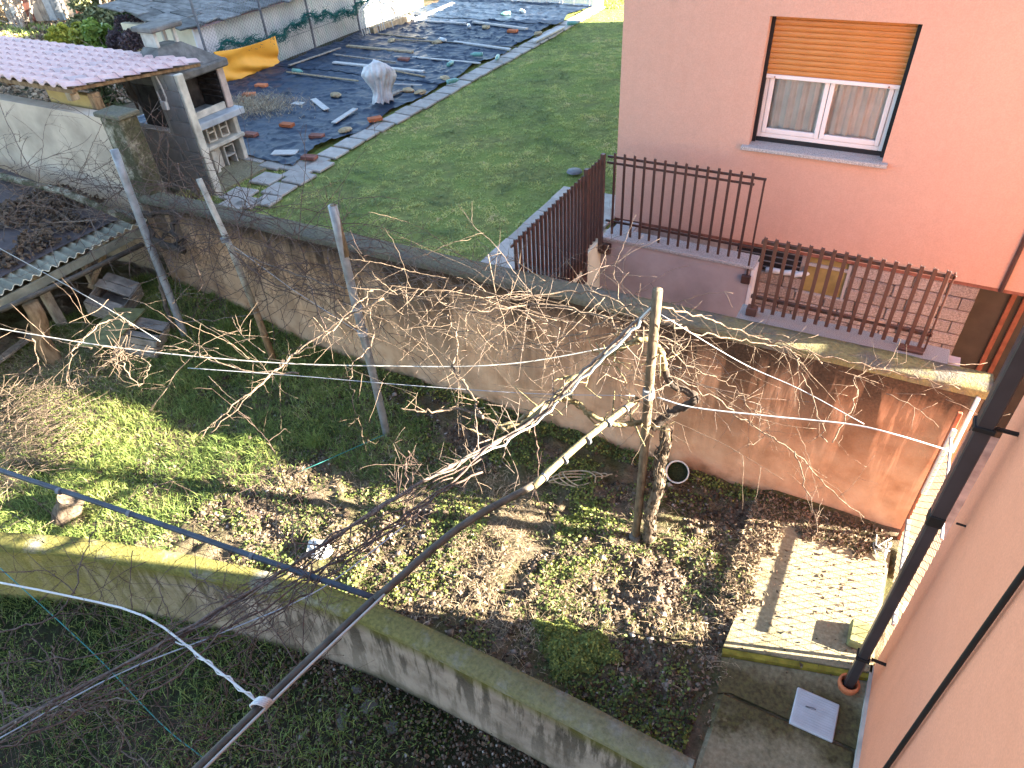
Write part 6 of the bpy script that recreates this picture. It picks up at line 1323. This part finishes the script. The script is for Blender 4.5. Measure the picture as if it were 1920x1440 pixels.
# single stones along the foot of the low wall
for i, (px, py) in enumerate([(668, 1290), (690, 1320), (640, 1345), (735, 1360), (250, 1135)]):
    q = U(px, py, z=-.70); o = piece('field_stone', st1[i % 4] if False else bpy.data.meshes[st1[i % 4].name].copy(), None, None, (q[0], q[1], float(zB(q[0], q[1])) - .005), (0, 0, i * 1.1), (.5 + .2 * (i % 3), .5 + .15 * (i % 2), .45)); o.data.materials.clear(); o.data.materials.append(MT['stone_grey']); tag(o, ['grey stone half sunk against the foot of the mossy wall, uppermost of four', 'grey stone below the mossy wall, second from the top of four', 'grey stone nearest the long pole in the lower garden', 'grey stone lowest below the mossy wall near the bottom edge', 'single grey stone in the grass below the left of the mossy wall'][i], 'stone', 'field stones below the mossy wall')

# ---------------------------------------------------------------- shrubs and trees at the far left
def crown(c, rad, n, size, seed, clumps=14):
    gg = np.random.default_rng(seed); cc = gg.normal(0, 1, (clumps, 3)); cc /= np.linalg.norm(cc, axis=1, keepdims=True); cc *= gg.uniform(.35, .85, (clumps, 1)); cs = gg.uniform(.18, .36, clumps); k = gg.integers(0, clumps, n)
    d = gg.normal(0, 1, (n, 3)); d /= np.linalg.norm(d, axis=1, keepdims=True); p = cc[k] + d * (cs[k] * gg.uniform(.5, 1.05, n))[:, None]
    P = np.array(c) + p * np.array(rad); rn = np.clip(.5 + .5 * gg.normal(0, .4, n) + .25 * (gg.uniform(0, 1, clumps)[k] - .5), 0, 1)
    return leaves(P, gg.uniform(*size, n), rn, seed + 1, 1.6, .2, .2)
def shrub(name, label, cat, base, c, rad, n, size, m, seed, stems=6, bark_m=None, r=.025):
    t = thing(name, label, cat, base); me = crown(c, rad, n, size, seed); o = link('crown', npmesh('crown', *me), m, t)
    mb = MB(); rr = random.Random(seed)
    for i in range(stems):
        e = (c[0] + rad[0] * rr.uniform(-.6, .6), c[1] + rad[1] * rr.uniform(-.6, .6), c[2] + rad[2] * rr.uniform(-.2, .7)); b0 = (base[0] + rr.uniform(-.06, .06), base[1] + rr.uniform(-.06, .06), base[2] - .1)
        mb.tube(smoothl([b0, [(b0[j] + e[j]) / 2 + rr.uniform(-.1, .1) for j in range(3)], e], 4), np.linspace(r, r * .35, 9), 6)
    B(mb, 'trunk', bark_m or MT['tree_bark'], t, True); return t
def at(px, py, z): return tuple(float(v) for v in U(px, py, z=z))
c = at(140, 78, 1.75); shrub('yellow_shrub', 'round yellow-leaved shrub behind the tiled canopy', 'shrub', (c[0], c[1], ZL), c, (.85, .8, .55), 3600, (.05, .11), MT['leaf_yellow'], 501)
c = at(190, 78, 1.8); shrub('laurel_shrub', 'bright green large-leaved shrub between the yellow and the purple shrubs', 'shrub', (c[0], c[1], ZL), c, (.75, .7, .6), 1700, (.10, .22), MT['leaf_laurel'], 503)
c = at(252, 80, 1.9); shrub('purple_shrub', 'purplish bare-looking shrub before the cream end of the white shed', 'shrub', (c[0], c[1], ZL), c, (.95, .8, .75), 5200, (.03, .07), MT['leaf_purple'], 505, 14, MT['cane_red'], .02)
c = at(292, 96, 1.6); shrub('green_shrub', 'small dark green shrub beside the barbecue chimney', 'shrub', (c[0], c[1], ZL), c, (.45, .4, .4), 1200, (.05, .10), MT['leaf_green'], 507)
c = tuple(float(v) for v in U(292, 24, y=17.2)); shrub('broadleaf_bush', 'large dark green bush behind the roof of the white shed', 'bush', (c[0], c[1], ZL), c, (2.0, 1.8, 1.3), 6500, (.10, .24), MT['leaf_green'], 509, 8, None, .05)
c = tuple(float(v) for v in U(212, 6, y=16.4)); shrub('olive_tree', 'olive-green small tree with pale slanting trunks at the far left', 'tree', (at(230, 52, ZL)), c, (1.9, 1.8, 1.3), 5200, (.07, .15), MT['leaf_olive'], 511, 7, None, .06)
c = tuple(float(v) for v in U(338, 6, y=19.0)); shrub('dark_hedge', 'very dark hedge bush above the white shed roof', 'bush', (c[0], c[1], ZL), c, (1.7, 1.5, 1.0), 4000, (.10, .2), MT['leaf_green'], 513, 5, None, .05)
c = tuple(float(v) for v in U(22, 14, y=16.2)); shrub('straw_shrub', 'pale straw-coloured bare shrub in the far left corner', 'shrub', (at(40, 55, ZL)), c, (1.4, 1.3, 1.3), 5200, (.03, .09), MT['straw'], 515, 16, MT['tree_bark'], .03)
c = at(160, 8, 3.2)
for i, (px, py) in enumerate([(62, 45), (112, 38), (128, 38), (172, 44), (188, 42)]):
    b0 = at(px, py, ZL); t = thing('bare_tree', ['bare thin slanting trunk at the far left near the straw-coloured shrub', 'thin upright trunk before the grey fence panels, left of a pair', 'thin upright trunk before the grey fence panels, right of a pair', 'bare slanting trunk left of the olive-green tree', 'bare trunk next to the olive-green tree'][i], 'tree', b0, 'bare trunks at the far left')
    mb = MB(); grow(mb, (b0[0], b0[1], b0[2] - .1), (.15 * (i - 2), .1, 1), 4.0, .06, 2, .02, .12); B(mb, 'trunk', MT['tree_bark'], t, True)
pf = thing('panel_fence', 'fence of grey and brown panels at the far left edge of the gardens', 'fence', at(110, 36, ZL)); a = np.array(at(18, 42, ZL)); b = np.array(at(200, 34, ZL)); 
pmats = [MT['galv'], MT['cobble'], MT['wood_grey'], MT['brick_dark'], MT['render_white'], MT['wood_grey'], MT['cobble']]
for i in range(14):
    p = a + (b - a) * i / 14 + (b - a) * .0; q = a + (b - a) * (i + .97) / 14; d = Vector(q - p); M = Matrix.Translation(Vector(p)) @ Matrix.Rotation(math.atan2(d.y, d.x), 4, 'Z'); B(MB().cbox((0, -.02, 0), (d.length, .02, 1.3 + .3 * random.random()), .005, M), 'panel', pmats[i % 7], pf)
n = 9000; x = g.uniform(-38, -18, n); y = g.uniform(11, 17, n); d = fbm(x * .4, y * .4, 261, 3); k = d > .52; x, y = x[k], y[k]; stuff('garden_grass', 'patches of grass in the far left garden', 'grass', blades(x, y, zFar(x, y), g.uniform(.1, .25, len(x)), np.full(len(x), .04), g.uniform(.3, 1, len(x)), g.uniform(.3, 1, len(x)), 317), MT['grass'])
n = 9000; x = g.uniform(-17, -9, n); y = g.uniform(22.9, 27, n); stuff('edge_grass', 'sunlit grass beyond the polythene tunnels', 'grass', blades(x, y, np.full(n, ZL - .05), g.uniform(.06, .2, n), np.full(n, .03), g.uniform(.3, 1, n), g.uniform(.4, 1, n), 318), MT['grass'])
# dead banana plant and oleander under the canopy
q = U(290, 235, y=8.05); bn = thing('banana_plant', 'dead plant with big brown drooping leaves under the canopy edge', 'plant', (float(q[0]), float(q[1]), ZL))
top = U(262, 140, y=8.0); B(MB().tube(smoothl([(q[0], q[1], ZL - .1), (q[0] - .02, q[1], (ZL + top[2]) / 2), tuple(top)], 4), np.linspace(.06, .04, 9), 7), 'stem', MT['bark_black'], bn, True)
rr = random.Random(3)
for i in range(16):
    a = i * 2.4; L = rr.uniform(.55, 1.0); P = np.zeros((8, 5, 3)); w0 = rr.uniform(.08, .15)
    for s_ in range(8):
        t = s_ / 7; out = (.10 + .26 * min(1, t * 2.2)) * rr.uniform(.97, 1.03); zz = .15 * math.sin(min(1, t * 2.5) * math.pi / 2) - L * max(0, t - .15) ** 1.2
        for j in range(5):
            v = (j - 2) / 2; ww_ = w0 * math.sin(math.pi * min(.97, t + .06)) ** .6
            P[s_, j] = (top[0] + out * math.cos(a) - math.sin(a) * v * ww_, top[1] + out * math.sin(a) * .8 + math.cos(a) * v * ww_, top[2] + .05 + zz + .03 * abs(v) + .02 * math.sin(7 * t + i))
    me = MB().grid(P).mesh('leaf', True); at_ = me.attributes.new('rnd', 'FLOAT', 'POINT'); at_.data.foreach_set('value', np.full(40, rr.random(), np.float32)); link('leaf', me, MT['leaf_banana'], bn)
ol = thing('oleander', 'slender oleander with narrow leaves below the canopy corner', 'plant', tuple(float(v) for v in U(215, 212, y=7.0)))
q = U(212, 215, y=6.9); mb = MB(); tp = U(185, 165, y=6.9); mb.tube(smoothl([(q[0], q[1], ZL), tuple(q), tuple(tp)], 4), .025, 6); B(mb, 'stem', MT['tree_bark'], ol, True)
n = 260; t_ = g.uniform(0, 1, n); P = q[None] * (1 - t_[:, None]) + tp[None] * t_[:, None] + g.normal(0, .09, (n, 3)); link('foliage', npmesh('foliage', *leaves(P, g.uniform(.03, .045, n), g.uniform(0, 1, n), 319, 5.0, .1, .1)), MT['leaf_oleander'], ol)
